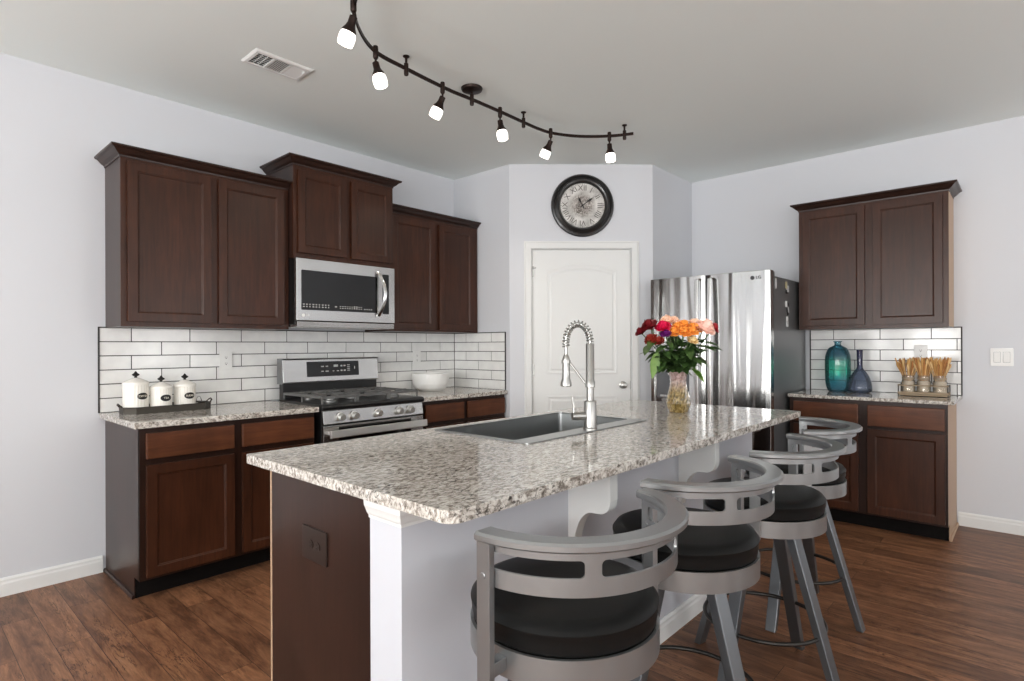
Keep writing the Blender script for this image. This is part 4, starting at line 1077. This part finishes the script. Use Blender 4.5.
fl = [  # px offset, height (m above counter), depth offset, radius, petals, kind, label
 (-.180, .470, -.02, .034, 'crimson', 'carnation', 'dark crimson carnation highest at the left side of the bouquet'),
 (-.218, .436, .01, .024, 'crimson', 'carnation', 'small dark crimson carnation sticking out furthest left of the bouquet'),
 (-.172, .395, -.03, .030, 'rust', 'carnation', 'rust red bloom hanging low at the left of the bouquet'),
 (-.138, .385, -.05, .026, 'rust', 'carnation', 'rust red bloom just below the purple flower'),
 (-.112, .462, -.05, .036, 'magenta', 'rose', 'bright magenta rose left of the orange blooms'),
 (-.104, .424, -.07, .022, 'purple', 'carnation', 'small purple flower below the magenta rose'),
 (-.072, .494, .02, .032, 'peach', 'carnation', 'pale peach flower at the top of the bouquet beside the magenta rose'),
 (-.030, .492, .04, .030, 'peach', 'carnation', 'pale peach flower at the top centre of the bouquet'),
 (-.058, .432, -.06, .034, 'orange', 'lily', 'orange bloom lowest left of the orange cluster'),
 (-.008, .432, -.08, .036, 'orange', 'lily', 'orange bloom in the middle front of the bouquet'),
 (.010, .472, -.02, .036, 'orange', 'lily', 'orange bloom at the top of the orange cluster'),
 (.052, .455, -.05, .036, 'orange', 'lily', 'orange bloom beside the large blush rose'),
 (-.034, .462, -.04, .030, 'orange', 'lily', 'orange bloom below the pale peach flowers'),
 (.030, .436, -.09, .030, 'orange', 'lily', 'orange bloom just above the small cream flower'),
 (.074, .480, .01, .028, 'peach', 'carnation', 'pale peach flower behind the orange blooms, above the blush rose'),
 (.036, .388, -.08, .024, 'cream', 'carnation', 'small cream flower hanging below the orange blooms'),
 (.112, .455, -.05, .050, 'blush', 'rose', 'large blush pink rose at the right of the bouquet'),
 (.180, .455, .02, .030, 'red', 'rose', 'deep red rose furthest right behind the blush rose')]
def leaf(b, p, d, L, w):
    d = d.normalized(); s = d.cross(Vector((random.uniform(-.3, .3), random.uniform(-.3, .3), 1))).normalized(); n = s.cross(d).normalized(); rows = []
    for i in range(6):
        f = i / 5; ww = w * math.sin(PI * min(1, f*.92 + .06)) ; c = p + d*L*f - Vector((0, 0, 1))*L*.25*f*f
        rows.append([b.verts.new(c - s*ww + n*ww*.3), b.verts.new(c), b.verts.new(c + s*ww + n*ww*.3)])
    for A, B in zip(rows, rows[1:]):
        b.faces.new((A[0], A[1], B[1], B[0])); b.faces.new((A[1], A[2], B[2], B[1]))
for i, (lx, hz_, dd, r, colr, kind, lab) in enumerate(fl):
    q = thing('cut_flower', lab, 'flower', (VX, VY, IZ), 0, 'cut flowers in the vase')
    r *= 1.28; head = r0 * (lx * 1.0 + .018) + fw * dd + Vector((0, 0, hz_))
    foot = Vector((random.uniform(-.02, .02), random.uniform(-.02, .02), .012)); neck = Vector((head.x*.16, head.y*.16, .205))
    out = Vector((head.x, head.y, .22)).normalized(); upv = (out + Vector((0, 0, .25)) - fw*.45).normalized()
    b = bm(); pts = [foot, foot.lerp(neck, .6), neck, neck.lerp(head, .5) + Vector((0, 0, .02)), head - upv*r*.3]
    tube(b, pts, .0032, 6); obj('stem', b, STEM, q, smooth=True)
    b = bm()
    if kind == 'rose': blob_petals(b, head, r, 5, 5, .05, upv, .95)
    elif kind == 'carnation': blob_petals(b, head, r, 5, 7, .16, upv, 1.0)
    else: blob_petals(b, head, r*.8, 3, 5, .05, upv, 1.25)
    obj('bloom', b, PET[colr], q, smooth=False)
    b = bm()
    for k in range(11):
        f = random.uniform(.14, .72); p = neck.lerp(head, f); a = random.uniform(0, 2*PI)
        leaf(b, p, Vector((math.cos(a), math.sin(a), random.uniform(-.5, .5))), random.uniform(.065, .11), random.uniform(.018, .028))
    obj('leaf', b, LEAF, q, smooth=True)
for lab, lx, hz_, dv, L, w in (('bright green leafy sprig drooping at the left of the vase', -.125, .33, (-.25, -.1, -1), .12, .026), ('light green leafy sprig at the rim of the vase, right side', .055, .235, (.7, -.6, -.6), .085, .03), ('dark leaf sprig reaching right below the red rose', .13, .345, (1, -.9, .1), .09, .02)):
    q = thing('leaf_sprig', lab, 'leaves', (VX, VY, IZ), 0, 'leafy sprigs in the vase')
    head = r0 * lx - fw * .05 + Vector((0, 0, hz_)); neck = Vector((head.x*.2, head.y*.2, .205))
    b = bm(); tube(b, [Vector((0, .01, .012)), neck, head], .0026, 6); obj('stem', b, STEM, q, smooth=True)
    b = bm(); D = r0*dv[0] + fw*dv[1]*.4 + Vector((0, 0, dv[2])); leaf(b, head, D, L, w); leaf(b, head, D + r0*.5, L*.8, w*.9); obj('leaf', b, LEAFB if 'green' in lab else LEAF, q, smooth=True)

# ------------------------------------------------------------------ bottles on the right counter
def smoothprof(K, n=6, k=1.0): return [(p.x * k, p.y) for p in catmull(K, n)]
b = bm(); lathe(b, [(0, .006)] + smoothprof([(.060, .0), (.078, .012), (.094, .06), (.098, .12), (.099, .22), (.094, .275), (.072, .325), (.038, .345), (.026, .352)], 5, .88) + [(.022, .358), (.022, .372), (.029, .374), (.030, .381), (.025, .382)], 48)
o = obj('glass_bottle', b, TEAL, None, smooth=True); o.location = (4.885, 1.100, ZR); tag(o, 'large teal glass bottle on the counter beside the refrigerator', 'bottle')
b = bm(); lathe(b, [(0, .006)] + smoothprof([(.062, .0), (.080, .010), (.084, .03), (.080, .07), (.066, .115), (.042, .155), (.024, .178), (.0195, .205)], 5, .94) + [(.020, .30), (.0215, .318), (.017, .318)], 40)
o = obj('glass_bottle', b, BLUEG, None, smooth=True); o.location = (4.885, .955, ZR); tag(o, 'smaller smoky blue long-necked glass bottle right of the teal one', 'bottle')

# ------------------------------------------------------------------ jar caddy with dried stems
JX, JY = 4.82, .560
t = thing('jar_caddy', 'low wood and wire caddy holding three jars on the right counter', 'caddy', (JX, JY, ZR), -PI / 2)
WOODR = plain('weathered_wood', (150, 132, 108), .7)
b = bm(); box(b, -.14, .14, -.06, .06, .004, .014); obj('base', b, WOODR, t, .001)
for y in (-.058, .058):
    b = bm(); box(b, -.142, .142, y - .005, y + .005, .016, .03); obj('lower_rail', b, WOODR, t, .001)
    b = bm(); box(b, -.142, .142, y - .004, y + .004, .07, .078); obj('rail', b, WOODR, t, .001)
b = bm()
for s in (-1, 1):
    for y in (-.058, .058): cyl(b, (s*.138, y, 0), (s*.138, y, .08), .0035, seg=8)
    box(b, s*.138 - .003, s*.138 + .003, -.058, .058, .071, .077)
obj('wire_frame', b, plain('dark_wire', (70, 66, 60), .5, .5), t)
DRY = [plain('dry_stem_%s' % n_, c, .8) for n_, c in (('gold', (206, 158, 96)), ('tan', (222, 186, 132)), ('brown', (170, 116, 66)))]
SAND = plain('white_filler', (228, 214, 196), .8)
for k, (dx, wd) in enumerate(((-.088, 'left-hand'), (0, 'middle'), (.090, 'right-hand'))):
    lab = ('jar of dried stems nearest the blue bottle, in the caddy', 'jar of dried stems between the two other jars in the caddy', 'jar of dried stems nearest the counter end, in the caddy')[k]
    q = thing('glass_jar', lab, 'jar', (JX, JY - dx, ZR + .0145), -PI / 2, 'jars in the wood caddy')
    b = bm(); lathe(b, [(0, .002), (.032, 0), (.039, .006), (.040, .085), (.034, .098), (.034, .122), (.036, .124), (.036, .128), (.033, .128)], 28); obj('glass', b, JARG, q, smooth=True)
    b = bm(); lathe(b, [(0, .005), (.034, .005), (.037, .012), (.037, .080), (.031, .088), (0, .088)], 24); obj('filler', b, SAND, q, smooth=True)
    b = bm(); lathe(b, [(.0345, .098), (.037, .098), (.0375, .110), (.037, .114), (.0345, .114)], 28); obj('twine', b, WOODR, q, smooth=True)
    b = bm()
    for j in range(64):
        a = random.uniform(0, 2*PI); rr = .024 * math.sqrt(random.random()); lean = random.uniform(.0, .055); h = random.uniform(.20, .255)
        p0 = Vector((rr*math.cos(a), rr*math.sin(a), .09)); p1 = p0 + Vector((lean*math.cos(a), lean*math.sin(a), h - .09)); 
        nb = len(b.faces); tube(b, [p0, p0.lerp(p1, .5), p1.lerp(p0, .12), p1], [.0018, .0022, .0075, .0025], 5)
        b.faces.ensure_lookup_table(); mi = random.randrange(3)
        for f in b.faces[nb:]: f.material_index = mi
    if k == 0:
        tube(b, [Vector((-.01, 0, .09)), Vector((-.045, 0, .16)), Vector((-.075, -.01, .245))], [.004, .005, .004], 6)
    o = obj('dried_stems', b, DRY, None); o.location = q.location; o.rotation_euler = q.rotation_euler
    tag(o, ('dried golden stems standing in the jar nearest the blue bottle', 'dried golden stems standing in the middle jar of the caddy', 'dried golden stems standing in the jar nearest the counter end')[k], 'dried stems', 'dried stems in the jars', 'stuff')
